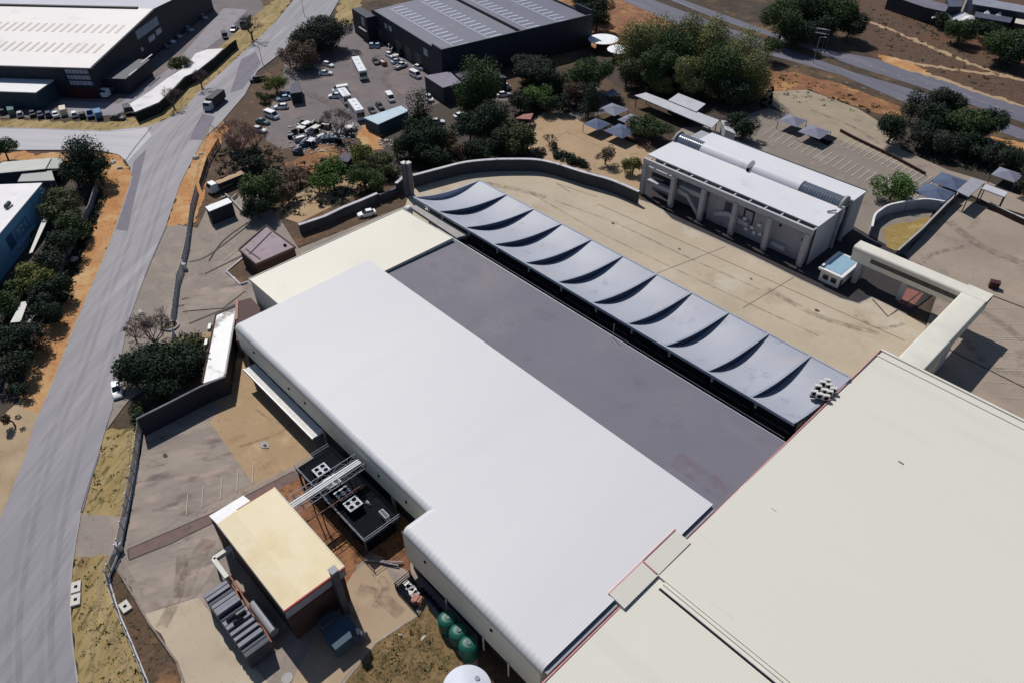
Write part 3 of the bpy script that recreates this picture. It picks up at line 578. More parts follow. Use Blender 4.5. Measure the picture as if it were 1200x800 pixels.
# ------------------------------------------------------------------ big cream building, lower right
B = World('cream_factory', 'vast cream roofed factory building filling the lower right', 'factory', (20, 50))
zr = 9.15; bx0 = -24.7; by1 = 104.8; bxr = 120; ym = 46.3
# main sheets either side of the valley; north sheet a little higher
B.part('roof', MB().add([(bx0, ym, zr + .35), (bxr, ym, zr + .35), (bxr, by1, zr - .1), (bx0, by1, zr - .1)], [(0, 1, 2, 3)]), m_cream_roof)
B.part('roof', MB().add([(bx0, -60, zr - .5), (bxr, -60, zr - .5), (bxr, ym, zr), (bx0, ym, zr)], [(0, 1, 2, 3)]), m_cream_roof)
B.part('wall', MB().bb(bx0 + .25, bxr - .3, -59.8, by1 - .15, 0, zr - .6), m_cwally)
B.part('trim', MB().bb(bx0 - .10, bx0 + .06, -60, ym, zr - .55, zr + .04), m_red)
B.part('trim', MB().bb(bx0 - .10, bx0 + .06, ym, by1, zr - .3, zr + .20), m_red)
B.part('ridge_step', MB().bb(bx0 + .1, bxr, ym - .14, ym, zr - .2, zr + .37), m_flash)
B.part('roof_edge', MB().bb(bx0, bxr, by1 - .02, by1 + .4, zr - .5, zr + .12), m_flash)
B.part('roof_edge', MB().bb(bx0, bxr, by1 - 1.6, by1 - 1.35, zr - .1, zr + .06), m_flash)
# valley channel
v = B.part('valley_gutter', MB().bb(-23.0, 80, ym - 1.2, ym - .16, zr + .002, zr + .25), m_flash)
B.part('channel', MB().bb(-23.0, 80, ym - 1.42, ym - 1.22, zr + .001, zr + .02), m_black, v)
B.part('channel', MB().bb(-22.95, 80, ym - .7, ym - .62, zr + .25, zr + .27), m_drain, v)
# two raised saddles lapping over the white roof
def saddle(y0, y1, zt, xo):
    mb = MB(); vs = [(xo, y0, zt), (xo, y1, zt), (-24.1, y1, zr + .45 if y0 > 46 else zr + .36), (-24.1, y0, zr + .45 if y0 > 46 else zr + .36), (xo, y0, zr - 1), (xo, y1, zr - 1), (-24.1, y1, zr - 1), (-24.1, y0, zr - 1)]
    return mb.add(vs, [(0, 3, 2, 1), (0, 1, 5, 4), (0, 4, 7, 3), (1, 2, 6, 5), (4, 5, 6, 7)])
B.part('saddle', saddle(39.9, 46.2, 9.80, -26.5), m_cream_roof)
B.part('saddle', saddle(46.24, 52.7, 9.86, -26.5), m_cream_roof)
B.part('trim', MB().bb(-26.62, -26.5, 39.85, 46.2, 9.5, 9.82).bb(-26.62, -26.5, 46.22, 52.7, 9.7, 9.98), m_red)
B.part('trim', MB().add([(-26.5, 46.23, 9.97), (-24.4, 46.23, 9.75), (-24.4, 46.23, 9.5), (-26.5, 46.23, 9.7), (-26.5, 46.1, 9.97), (-24.4, 46.1, 9.75), (-24.4, 46.1, 9.5), (-26.5, 46.1, 9.7)], [(0, 1, 2, 3), (4, 7, 6, 5), (0, 4, 5, 1), (3, 2, 6, 7), (0, 3, 7, 4), (1, 5, 6, 2)]), m_red)
for x, y in ((1056, 541), (907, 597), (973, 651), (944, 674)):
    p = P(x, y, zr + .2); B.part('roof_flashing', MB().box((p[0], p[1], p[2] - .05), (.75, .16, .12)), m_galv)

# ------------------------------------------------------------------ office block
O = World('office_building', 'two storey grey concrete office block with a white roof, glazed barrel vault and column portico', 'office building', (-71, 140))
ox0, ox1, oy0, oy1, oz = -93.0, -50.4, 130.6, 150.5, 9.6
O.part('roof', MB().bb(ox0 - .3, ox1 + .1, oy0, 140.3, oz - .25, oz), m_offroof)
O.part('roof', MB().bb(ox0 + 3.4, ox1 + .1, 144.0, oy1, oz - .25, oz), m_offroof)
O.part('roof', MB().bb(ox0 + 2, ox1 - 1, 140.3, 144.0, oz - .6, oz - .3), m_conc)
O.part('wall', MB().bb(ox0 + .6, ox1 - .1, 132.6, oy1 - .3, 0, oz - .26), m_offwall)
O.part('end_wall', MB().bb(ox1 - .1, ox1, oy0 + .1, 139.6, 0, oz - .26), m_concw); O.part('end_wall', MB().bb(ox1 - .1, ox1, 144.4, oy1 - .2, 0, oz - .26), m_concw)
O.part('end_recess', MB().bb(ox1 - .1, ox1 - .02, 139.62, 144.38, 0, oz - .7), m_dglass)
O.part('end_pier', MB().bb(ox1 - .1, ox1 + .5, 139.9, 140.3, 0, oz + .6).bb(ox1 - .1, ox1 + .5, 143.7, 144.1, 0, oz + .6), m_concw)
O.part('parapet', MB().bb(ox0 + 3.4, ox1 + .1, oy1 + .01, oy1 + .22, oz - .4, oz + .14), m_dgrey)
O.part('parapet_cap', MB().bb(ox0 + 3.4, ox1 + .1, oy1 + .4, oy1 + .6, oz - .4, oz - .1), m_conc)
def vault(x0, x1, rr=1.85, lift=0.0):
    mb = MB(); n = 12; vs = []
    for x in (x0, x1):
        for k in range(n + 1):
            t = math.pi * k / n; vs.append((x, 142.15 - rr * math.cos(t), oz - .35 + lift + rr * math.sin(t) * .95))
    mb.add(vs, [(k, k + 1, n + 2 + k, n + 1 + k)[::-1] for k in range(n)] + [tuple(range(n + 1)), tuple(range(n + 1, 2 * n + 2))[::-1]]); return mb
O.part('glass_vault', vault(-93.0, -86.2), m_vglass, smooth=True)
O.part('barrel_vault', vault(-86.0, -73.4, 1.95), m_offroof, smooth=True)
O.part('barrel_vault', vault(-72.2, -60.6, 1.95), m_offroof, smooth=True)
O.part('glass_vault', vault(-60.4, -51.3), m_vglass, smooth=True)
O.part('vault_gable', vault(-51.25, -50.75, 2.25), m_conc, smooth=True); O.part('vault_gable', vault(-93.5, -93.05, 2.25), m_conc, smooth=True)
O.part('roof_vent', MB().box((-72.8, 140.0, oz + .3), (.5, .5, .8)), m_black)
O.part('roof_pipe', MB().tube((-51.8, 136.6, oz + .25), (-50.6, 138.0, oz + .45), .2), m_galv)
bm = O.part('beam', MB().bb(ox0 - .2, ox1, 128.9, 129.5, 8.1, 9.35), m_concw)
for k in range(12): O.part('bracket', MB().box((ox0 + 1.2 + k * 3.75, 130.0, 9.15), (.3, 1.2, .3)), m_concw, bm)
colx = [-92.6, -84.3, -76.2, -68.0, -59.7, -51.3]
for i, x in enumerate(colx):
    mb = MB(); xw = .5; mb.add([(x - xw, 128.9, 0), (x + xw, 128.9, 0), (x + xw, 129.6, 0), (x - xw, 129.6, 0), (x - xw, 128.5, 1.2), (x + xw, 128.5, 1.2), (x - xw, 128.7, 8.1), (x + xw, 128.7, 8.1), (x + xw, 129.7, 8.1), (x - xw, 129.7, 8.1)],
        [(3, 2, 1, 0), (0, 1, 5, 4), (4, 5, 7, 6), (6, 7, 8, 9), (2, 3, 9, 8), (1, 2, 8, 7, 5), (0, 4, 6, 9, 3)])
    O.part('column', mb, m_concw)
O.part('glass_front', MB().bb(-91.8, -85.0, 131.0, 131.2, 3.6, 7.5), m_dglass)
O.part('balcony_beam', MB().bb(-92.1, -84.8, 129.75, 130.9, 2.9, 3.9), m_concw)
O.part('balcony_beam', MB().bb(-92.1, -84.8, 129.75, 130.3, 6.5, 7.3), m_concw)
O.part('front_wall', MB().bb(-75.6, -51.0, 130.7, 132.5, 0, 7.4), m_offwall)
O.part('landing', MB().bb(-83.5, -76.9, 130.5, 132.5, 4.6, 5.6), m_concw)
O.part('window', MB().bb(-83.2, -77, 132.45, 132.58, 5.8, 7.8), m_dglass)
for a, b in (((-83.6, 130.1, 4.4), (-80.8, 129.9, 4.2)), ((-80.8, 129.9, 4.2), (-77.6, 129.9, 1.0)), ((-73.4, 130.3, 2.6), (-70.4, 130.1, 4.0)), ((-70.4, 130.1, 4.0), (-64.8, 130.0, 3.6))):
    mb = MB(); w_ = .1; mb.add([(a[0], a[1] - w_, a[2] - .5), (b[0], b[1] - w_, b[2] - .5), (b[0], b[1] - w_, b[2] + .5), (a[0], a[1] - w_, a[2] + .5), (a[0], a[1] + .4, a[2] - .5), (b[0], b[1] + .4, b[2] - .5), (b[0], b[1] + .4, b[2] + .5), (a[0], a[1] + .4, a[2] + .5)],
        [(0, 1, 2, 3), (4, 7, 6, 5), (0, 4, 5, 1), (3, 2, 6, 7), (0, 3, 7, 4), (1, 5, 6, 2)]); O.part('stair_flight', mb, m_concw)
O.part('door', MB().bb(-71.4, -69.4, 130.55, 130.68, 3.9, 6.4), m_dgrey)
O.part('door_frame', MB().bb(-66.6, -66.4, 130.5, 130.68, 2.6, 6.6).bb(-64.4, -64.2, 130.5, 130.68, 2.6, 6.6).bb(-66.6, -64.2, 130.5, 130.68, 6.6, 6.8), m_black)
for x, z in ((-66, 4.6), (-65.2, 2.4), (-63.2, 2.3), (-62.4, 4.6), (-61.8, 2.6), (-64.0, 3.3)): O.part('wall_unit', MB().box((x, 130.42, z), (.8, .5, .6), 0, .05), m_white)
O.part('planter_box', MB().bb(-58.9, -55.6, 130.0, 130.68, 1.4, 2.4), m_concw)
for x, z in ((-58.0, 6.4), (-52.6, 5.4)): O.part('wall_lamp', MB().box((x, 130.55, z), (.3, .3, .5)), m_black)
for k in range(5): O.part('louvre_slot', MB().bb(colx[k] + .9, colx[k + 1] - .9, 130.4 if k else 130.9, 130.69 if k else 130.98, 7.45, 7.75), m_black)

# gate house cube
g0 = P2(960, 315, 3.3); g1 = P2(981, 294, 3.3); g2 = P2(1009, 306, 3.3); g3 = P2(990, 326, 3.3)
gx0 = (g0[0] + g1[0]) / 2; gx1 = (g2[0] + g3[0]) / 2; gy0 = (g0[1] + g3[1]) / 2; gy1 = (g1[1] + g2[1]) / 2
G = World('guard_kiosk', 'small white guard kiosk with a pale blue roof panel between office and covered bridge', 'kiosk', ((gx0 + gx1) / 2, (gy0 + gy1) / 2))
rf = G.part('roof', MB().bb(gx0, gx1, gy0, gy1, 2.85, 3.3), m_white)
G.part('roof_panel', MB().bb(gx0 + .7, gx1 - .7, gy0 + .7, gy1 - .5, 3.3, 3.38), m_blroof, rf)
G.part('wall', MB().bb(gx0 + .5, gx1 - .5, gy0 + .5, gy1 - .5, 0, 2.84), m_white)
G.part('window', MB().bb(gx0 + 1.2, gx0 + 2.3, gy0 + .42, gy0 + .5, 1.0, 2.1), m_dglass); G.part('window', MB().bb(gx1 - 2.2, gx1 - 1.1, gy0 + .42, gy0 + .5, 1.0, 2.1), m_dglass)
G.part('door', MB().bb(gx1 - .5, gx1 - .42, gy0 + 1, gy0 + 1.9, 0, 2.1), m_dgrey)

# covered bridge, L shaped
K = World('covered_bridge', 'raised cream covered walkway turning at a right angle above the yard', 'covered bridge', (-22, 130))
def tube_roof(axis, a0, a1, c0, c1, zb, zt, rr=.55):
    pts = [(c0, zb), (c1, zb)] + [(c1 - rr + rr * math.sin(t), zt - rr + rr * math.cos(t)) for t in [math.pi / 2 * (1 - k / 5) for k in range(6)]] + [(c0 + rr - rr * math.sin(t), zt - rr + rr * math.cos(t)) for t in [math.pi / 2 * k / 5 for k in range(6)]]
    n = len(pts); vs = [((a, p, z) if axis == 'x' else (p, a, z)) for a in (a0, a1) for p, z in pts]
    return MB().add(vs, [(i, (i + 1) % n, n + (i + 1) % n, n + i) for i in range(n)] + [tuple(range(n))[::-1], tuple(range(n, 2 * n))])
K.part('roof', tube_roof('x', -42.9, -18.0, 131.6, 134.8, 7.0, 8.1), m_cream_roof if False else m_flash, smooth=True)
K.part('side_wall', MB().bb(-42.8, -22.2, 131.75, 134.6, 4.9, 5.9), m_cwall)
wn = K.part('window_band', MB().bb(-39.0, -22.3, 131.9, 134.5, 5.9, 7.0), m_dglass)
for k in range(9): K.part('mullion', MB().bb(-38.9 + k * 2.05, -38.75 + k * 2.05, 131.84, 131.9, 5.9, 7.0), m_dgrey, wn)
K.part('end_panel', MB().bb(-42.8, -39.0, 131.76, 134.6, 5.9, 7.0), m_cwall)
K.part('roof', tube_roof('y', 105.0, 131.58, -22.3, -18.0, 7.0, 8.1, .3), m_flash, smooth=True)
K.part('side_wall', MB().bb(-22.15, -18.15, 105.2, 134.5, 4.9, 6.98), m_cwall)
K.part('roof_corner', MB().bb(-22.3, -18.0, 131.6, 134.8, 7.2, 8.13), m_flash)
for x, y in ((-40.8, 132.2), (-40.8, 134.2), (-32, 133.2), (-20.2, 121.5), (-20.2, 112.5)): K.part('pier', MB().bb(x - .45, x + .45, y - .5, y + .5, 0, 4.9), m_concw)
K.part('stair_tower', MB().bb(-19.8, -18.2, 117.0, 121.0, 0, 4.9), m_cwally)
bt = P2(1163, 338)
BT = World('brown_bin', 'dark red brown box standing by the outer corner of the covered bridge', 'bin', bt)
BT.part('body', MB().box((bt[0], bt[1], .75), (1.7, 1.2, 1.5), .4, .06), mat('maroon_paint', (.06, .02, .02), None, 1, .6)); BT.part('lid', MB().box((bt[0], bt[1], 1.6), (1.8, 1.3, .14), .4), mat('maroon_paint', (.06, .02, .02)))

# ------------------------------------------------------------------ curved walls, fences
def wpath(px, z=0): return [P2(*q, z) for q in px]
def coped_wall(name, label, path, h, t, m, mc, cw=.5, cat='wall', ch=.16):
    W = World(name, label, cat, path[len(path) // 2])
    W.part('wall', MB().wall(path, h, t), m); W.part('coping', MB().wall(path, ch, cw, h + .002), mc); return W
zc_ = 3.3
coped_wall('curved_wall', 'tall curved retaining wall with a pale coping sweeping round the upper end of the yard', spline(wpath([(484, 206), (501, 201.5), (520, 196.5), (545, 190.5), (575, 187.5), (600, 186.8), (629, 187.5), (653, 192.5), (680, 201), (700, 206.5), (720, 212.5), (749, 225)], zc_), 4), zc_, .4, m_retain, m_cope, .85)
coped_wall('retaining_wall', 'straight retaining wall with pale coping behind the white saloon car', wpath([(350, 264), (380, 254), (403, 243), (421, 236), (442, 227)], 2.2), 2.2, .4, m_retain, m_cope, .8)
coped_wall('retaining_wall', 'dark low wall between the straight retaining wall and the twin flues', wpath([(444, 229), (462, 222), (474, 212)], 1.8), 1.8, .35, m_retain, m_wallc, .4)
coped_wall('retaining_wall', 'short pale topped wall just left of the twin flues', wpath([(464, 215.5), (473.5, 207)], 3.0), 3.0, .4, m_retain, m_cope, .8)
for i, (x, lab) in enumerate(((476.5, 'left one of two tall dark flues with pale caps at the canopy tip'), (481.5, 'right one of two tall dark flues with pale caps at the canopy tip'))):
    a = P2(x + .8, 229); f = World('flue', lab, 'flue', a, 'twin flues at the canopy tip')
    f.part('stack', MB().box((a[0], a[1], 4.2), (1.0, 1.0, 8.4)), m_wallc); f.part('cap', MB().box((a[0], a[1], 8.5), (1.2, 1.2, .25)), m_offwh)
coped_wall('garden_wall', 'white topped curved garden wall opening from the office corner', spline(wpath([(1022, 266), (1025, 253), (1031, 247), (1042, 240.5), (1062, 236.3)], 2.6), 4), 2.6, .35, m_concw, m_white, .45)
coped_wall('garden_wall', 'white topped garden wall curving under the blue shade sails', spline(wpath([(1063, 236), (1085, 233.6), (1107, 236.5)], 2.6), 5), 2.6, .35, m_concw, m_white, .45)
coped_wall('boundary_wall', 'long concrete wall running from the entrance canopies down to the covered bridge', wpath([(1123, 226), (1108, 240), (1081, 268), (1052, 294)], 2.4), 2.4, .3, m_retain, m_conc, .4)
coped_wall('boundary_wall', 'tall dark shadowed wall running left from the patched white shed roof', wpath([(264.5, 441), (235, 453), (200, 471), (160, 491)], 4), 4.0, .3, m_char, m_wallc, .36)
coped_wall('precast_fence', 'weathered precast panel wall behind the trees on the left verge', wpath([(112, 215), (104, 240), (90, 267), (76, 294), (64, 318), (61, 345)], 2), 2.0, .2, m_wallc, m_wallc, .26)
coped_wall('low_wall', 'low pale kerb wall edging the brown planted strip at the bottom left', wpath([(139, 669), (160, 704), (175, 730), (207, 775), (220, 812)], .45), .45, .18, m_brick, mat('old_kerb', ph(150, 140, 132), ph(112, 102, 96), 1.2, .9), .24)
coped_wall('low_wall', 'low brick wall along the taupe car park beside the trees', wpath([(985, 152), (1000, 160), (1050, 184), (1085, 203)], .8), .8, .3, m_brick, m_brick, .34)
coped_wall('brick_wall', 'dark brick wall beyond the entrance canopies at the right edge', wpath([(1160, 238), (1185, 250), (1225, 268)], 1.5), 1.5, .3, m_brick, m_cope, .34)

def fence(name, label, px, h=2.1, step=3.0, m=None, dense=.17, cat='fence', base=.25):
    path = wpath(px); W = World(name, label, cat, path[0])
    m = m or m_galv; pl = MB(); dist = 0; pts = []
    for a, b in zip(path[:-1], path[1:]):
        a = Vector(a); b = Vector(b); L = (b - a).length; dd = (b - a) / L; n = int(L / dense); ang = math.atan2(dd.y, dd.x)
        for k in range(n):
            p = a + dd * (k * dense); pl.box((p.x, p.y, h / 2 + .05), (.07, .03, h - .1), ang)
        for zz in (.4, h - .3): pl.box(((a.x + b.x) / 2, (a.y + b.y) / 2, zz), (L, .05, .06), ang)
        m_ = int(L / step) + 1
        for k in range(m_ + 1):
            p = a + dd * min(L, k * step); pts.append((p.x, p.y, ang))
    W.part('pales', pl, m)
    if base: W.part('footing', MB().wall(path, base, .3), m_cope)
    for p in pts[:90]: W.part('post', MB().box((p[0], p[1], (h + .15) / 2), (.12, .12, h + .15), p[2]), m)
    return W
fence('palisade_fence', 'grey palisade fence on the brick pavement beside the upper gate', [(232, 226), (226, 250), (221, 290), (216, 312)], 2.2)
fence('palisade_fence', 'grey palisade fence from the sliding gate down to the small round planter', [(215, 318), (210, 332), (206.5, 362), (204, 380)], 2.2)
fence('palisade_fence', 'thin palisade fence running behind the bare tree and olive shrub', [(205, 392), (206, 420), (190, 445)], 2.0)
fence('palisade_fence', 'palisade fence below the tall dark wall beside the dry verge', [(166, 503), (161, 540), (156, 570), (150, 602), (142, 642)], 2.2)
fence('palisade_fence', 'palisade fence along the planted strip at the bottom left corner', [(140, 648), (127.5, 678), (132, 695), (140, 720), (155, 755), (172, 797), (182, 830)], 2.0)
fence('palisade_fence', 'palisade fence bordering the scrapyard along the orange verge', [(258, 170), (245, 192), (236, 222)], 2.0, m=mat('rusted_fence', (.14, .09, .07), (.09, .06, .05), 1, .9))
for x, y, lab in ((217, 316, 'pale gate motor housing at the upper sliding gate'), (141, 644, 'pale gate motor housing at the lower sliding gate')):
    a = P2(x, y); g = World('gate_motor', lab, 'gate motor', a); g.part('casing', MB().box((a[0], a[1], .7), (.9, .6, 1.4), .5, .05), m_offwh); g.part('lid', MB().box((a[0], a[1], 1.45), (1.0, .7, .1), .5), m_grey)
a = P2(201, 383); pl = World('round_planter', 'round concrete planter ring on the pavement at the foot of the palisade fence', 'planter', a)
pl.part('ring', MB().lathe((a[0], a[1], 0), [(1.5, 0), (1.5, .45), (1.2, .45), (1.2, .3)], 20), m_conc); pl.part('soil', MB().lathe((a[0], a[1], .2), [(1.19, 0), (1.19, .12)], 16), m_brown)

# ------------------------------------------------------------------ patched shed and its neighbours
SH = World('storage_shed', 'low shed with a white roof stained brown in patches beside the warehouse corner', 'shed', P2(255, 400))
sc = [P2(278, 358, 4), P2(253, 369, 4), P2(237, 449, 4), P2(264, 439, 4)]
rf = SH.part('roof', MB().prism([P2(279, 357, 4), P2(253, 369, 4), P2(237, 449, 4), P2(264, 440, 4)], 3.8, 4.0), m_wroof)
SH.part('wall', MB().prism(sc, 0, 3.79), m_char)
SH.part('parapet', MB().wall([sc[1], sc[2]], .35, .25, 3.8), m_brick); SH.part('parapet', MB().wall([sc[0], sc[1]], .35, .25, 3.81), m_char); SH.part('parapet', MB().wall([sc[0], P2(272, 392, 4), sc[3]], .4, .3, 3.8), m_conc)
for x, y in ((246, 384), (242, 402)): p = P(x, y, 3); SH.part('wall_box', MB().box(p, (1.6, .5, .8), -.6), m_white)
R2 = World('red_roof_store', 'small store with a dark red sheet roof tucked against the cream annex', 'store', P2(292, 365))
rc = [P2(279, 353, 4.2), P2(294, 349, 4.2), P2(307, 363, 4.2), P2(300, 385, 4.2), P2(277, 400, 4.2), P2(276, 382, 4.2)]
R2.part('roof', MB().prism(rc, 4.0, 4.2), m_rbrick); R2.part('wall', MB().prism([tuple(v * .999 for v in q) for q in rc], 0, 3.99), m_brick)
R2.part('flashing', MB().wall([P2(278, 352, 4.25), P2(277, 375, 4.25)], .2, .5, 4.2), m_copper)

# pink gatehouse
gk = [P2(280, 292.5, 3.6), P2(312, 265, 3.6), P2(346, 290, 3.6), P2(300, 310, 3.6)]
GH = World('gatehouse', 'dark brick gatehouse with a flat pinkish roof and a raised kerb round it', 'gatehouse', P2(312, 292))
GH.part('roof', MB().prism(gk, 3.3, 3.55), m_pinkr); GH.part('wall', MB().prism([tuple(np.array(q) * .97 + np.array(P2(312, 290, 3.6)) * .03) for q in gk], 0, 3.29), m_brick)
GH.part('parapet', MB().wall(gk + [gk[0]], .5, .3, 3.3), mat('brown_parapet', ph(118, 96, 92), ph(100, 82, 80), 1, .9))
GH.part('roof_rib', MB().wall([P2(292, 298, 3.6), P2(318, 272, 3.6)], .12, .2, 3.55), m_rail); GH.part('roof_rib', MB().wall([P2(288, 292, 3.6), P2(305, 304, 3.6)], .12, .2, 3.551), m_rail)
a = P2(334, 288, 3.6); GH.part('roof_hatch', MB().tube((a[0], a[1], 3.55), (a[0], a[1], 3.85), .35, n=10), m_black)
PL = World('planter_bed', 'empty white kerbed planting bed beside the gatehouse', 'planter', P2(278, 320))
pb = wpath([(285, 304), (266, 320), (282, 335), (290, 332)]); PL.part('kerb', MB().wall(pb, .5, .35), m_cope); PL.part('soil', MB().prism(wpath([(285, 305), (267, 320), (282, 334), (300, 322)]), 0, .25), m_brown)
CT = World('security_hut', 'dark sided box hut with a narrow white roof beside the upper fence', 'hut', P2(255, 255))
cc = [P2(240.5, 242.5, 3.6), P2(267, 232, 3.6), P2(272, 237, 3.6), P2(245, 248, 3.6)]
CT.part('roof', MB().prism(cc, 3.45, 3.6), m_white); CT.part('wall', MB().prism([tuple(np.array(q) * .99 + np.array(P2(256, 240, 3.6)) * .01) for q in cc], 0, 3.44), m_char)
cr = World('concrete_frames', 'loose white angled concrete frames lying behind the security hut', 'frames', P2(265, 231))
for a, b in (((258, 232), (264, 230)), ((264, 227), (269, 231)), ((271, 232), (277, 227)), ((271, 233), (287, 250))): cr.part('frame', MB().wall([P2(*a, .8), P2(*b, .8)], .4, .35, .4), m_conc)

# ------------------------------------------------------------------ plant building and service yard
PB = World('plant_building', 'tall plant room with a yellow cream roof and red trim in the service yard', 'plant building', (-61, 15.5))
px0, px1, py0, py1, pz = -69.6, -52.4, 11.2, 19.7, 8.0
PB.part('roof', MB().add([(px0, py0, pz - .25), (px1, py0, pz - .25), (px1, py0 + 2.6, pz), (px0, py0 + 2.6, pz), (px1, py1, pz - .05), (px0, py1, pz - .05)], [(0, 1, 2, 3), (3, 2, 4, 5)]), m_yroof)
PB.part('wall', MB().bb(px0 + .3, px1 - .3, py0 + .3, py1 - .2, 0, pz - .45), m_brick)
PB.part('fascia', MB().bb(px1 - .02, px1 + .12, py0, py1, pz - 1.7, pz - .3), m_grey)
PB.part('trim', MB().bb(px1 - .02, px1 + .16, py0, py1, pz - .3, pz + .04), m_redd)
PB.part('side_fascia', MB().bb(px0, px1, py0 - .08, py0 + .02, pz - .75, pz - .2), m_dgrey)
PB.part('side_fascia', MB().bb(px0, px1, py1, py1 + .1, pz - .4, pz + .02), m_flash)
PB.part('rear_fascia', MB().bb(px0 - .1, px0, py0 + 3, py1, pz - .4, pz + .03), m_redd)
LR = World('lean_to', 'small white roofed lean-to at the far end of the plant room', 'lean-to', P2(268, 596))
lc = [P2(245, 604, 6.6), P2(285, 580, 6.6), P2(297, 589, 6.6), P2(258, 617, 6.6)]
LR.part('roof', MB().prism(lc, 6.3, 6.6), m_white); LR.part('wall', MB().prism([tuple(np.array(q) * .99 + np.array(P2(272, 598, 6.6)) * .01) for q in lc], 0, 6.29), m_brick)
fs = World('exhaust_stack', 'square grey exhaust stack rising from the front corner of the plant room', 'stack', P2(394, 690))
b0 = P(393, 684, 6); fs.part('stack', MB().box((px1 + .8, b0[1], 5), (.85, .85, 10)), m_dgrey); fs.part('cap', MB().box((px1 + .8, b0[1], 10.1), (1.0, 1.0, .2)), m_grey)
tb = P2(372, 728)
TB = World('transformer_box', 'dark blue grey cubicle standing in the shade in front of the plant room', 'cubicle', tb)
TB.part('body', MB().box((-48.6, 15.6, 1.2), (3.0, 3.4, 2.4)), m_teal); TB.part('roof', MB().box((-48.6, 15.6, 2.46), (3.2, 3.6, .12)), m_teal); TB.part('side_unit', MB().box((-50.8, 15.2, 1.6), (1.2, 2.2, 3.2)), m_louvd)
b = P2(424, 756); CH = World('yard_post', 'short grey hopper on a post at the edge of the service yard shadow', 'post', b)
CH.part('post', MB().tube((b[0], b[1], 0), (b[0], b[1], 4.2), .16), m_galv); CH.part('hopper', MB().box((b[0], b[1], 2.2), (1.5, 1.3, 1.6), .3, .3), m_louvd)
# cooling plant with stepped louvres
CL = World('cooling_plant', 'stepped grey louvred cooling plant with ribbed roof panels at the bottom left', 'cooling plant', (-62, 6))
c0, c1, c2, c3 = P2(238, 692, 4), P2(267, 676, 4), P2(310, 745, 4), P2(285, 770, 4)
cx0, cx1 = (c0[0] + c1[0]) / 2, (c2[0] + c3[0]) / 2; cy0, cy1 = (c0[1] + c3[1]) / 2, (c1[1] + c2[1]) / 2
CL.part('base', MB().bb(cx0, cx1, cy0, cy1, 0, 3.1), m_louvd)
nn = 9
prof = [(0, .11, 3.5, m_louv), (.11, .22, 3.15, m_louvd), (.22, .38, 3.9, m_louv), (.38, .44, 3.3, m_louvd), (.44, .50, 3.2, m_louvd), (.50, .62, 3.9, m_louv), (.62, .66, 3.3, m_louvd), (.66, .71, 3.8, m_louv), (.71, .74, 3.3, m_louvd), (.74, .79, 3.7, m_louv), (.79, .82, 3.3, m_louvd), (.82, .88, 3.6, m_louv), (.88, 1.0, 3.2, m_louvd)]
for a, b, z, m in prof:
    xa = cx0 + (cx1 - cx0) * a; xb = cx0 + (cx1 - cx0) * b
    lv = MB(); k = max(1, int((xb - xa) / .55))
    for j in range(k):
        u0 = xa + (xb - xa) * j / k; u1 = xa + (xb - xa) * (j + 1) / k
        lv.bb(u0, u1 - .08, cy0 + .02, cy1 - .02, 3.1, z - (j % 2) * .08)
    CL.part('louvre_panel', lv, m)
for q in ((.55, .7), (.52, .35), (.60, .5)): CL.part('fan', MB().box((cx0 + (cx1 - cx0) * q[0], cy0 + (cy1 - cy0) * q[1], 4.0), (.4, 1.3, .25)), m_black)
HT = World('horizontal_tank', 'grey horizontal cylinder tank beside the plant room wall', 'tank', (-56, 9))
HT.part('shell', MB().tube((-60.2, 9.7, 1.5), (-54.8, 9.7, 1.5), .62, n=18), m_grey, smooth=True)
for x in (-59.5, -55.4): HT.part('saddle', MB().bb(x - .2, x + .2, 9.2, 10.2, 0, 1.1), m_conc)
DC = World('duct_frame', 'off white angled duct frame on the left side of the plant room', 'duct', P2(258, 655))
for a, b in (((271, 640, 3.2), (250, 654, 3.2)), ((250, 654, 3.2), (266, 676, 3.2))): DC.part('duct', MB().wall([P2(*a), P2(*b)], .7, .6, 2.6), m_offwh)
for q in ((271, 640), (250, 654), (266, 676)): a = P2(*q, 2.6); DC.part('leg', MB().box((a[0], a[1], 1.3), (.3, .3, 2.6)), m_offwh)
pp = World('rusty_pipe_run', 'reddish pipe run between the cooling plant and horizontal tank', 'pipes', P2(285, 700))
pathp = [P2(262, 672, 1.2), P2(275, 690, 1.2), P2(285, 710, 1.2), P2(300, 730, 1.2), P2(312, 752, 1.2)]
for o_ in (0, .45):
    for a, b in zip(pathp[:-1], pathp[1:]): pp.part('pipe', MB().tube((a[0] + o_, a[1] + o_, 1.2), (b[0] + o_, b[1] + o_, 1.2), .12), m_copper)
for k, a in enumerate(pathp): pp.part('support', MB().box((a[0] + .2, a[1] + .2, .55), (.9, .2, 1.1), .5), m_copper)
dc2 = World('drain_pit', 'small concrete drain pit below the cooling plant', 'drain', P2(337, 795)); a = P2(337, 795)
dc2.part('curb', MB().lathe((a[0], a[1], 0), [(.7, 0), (.7, .25), (.35, .25)], 16), m_conc)

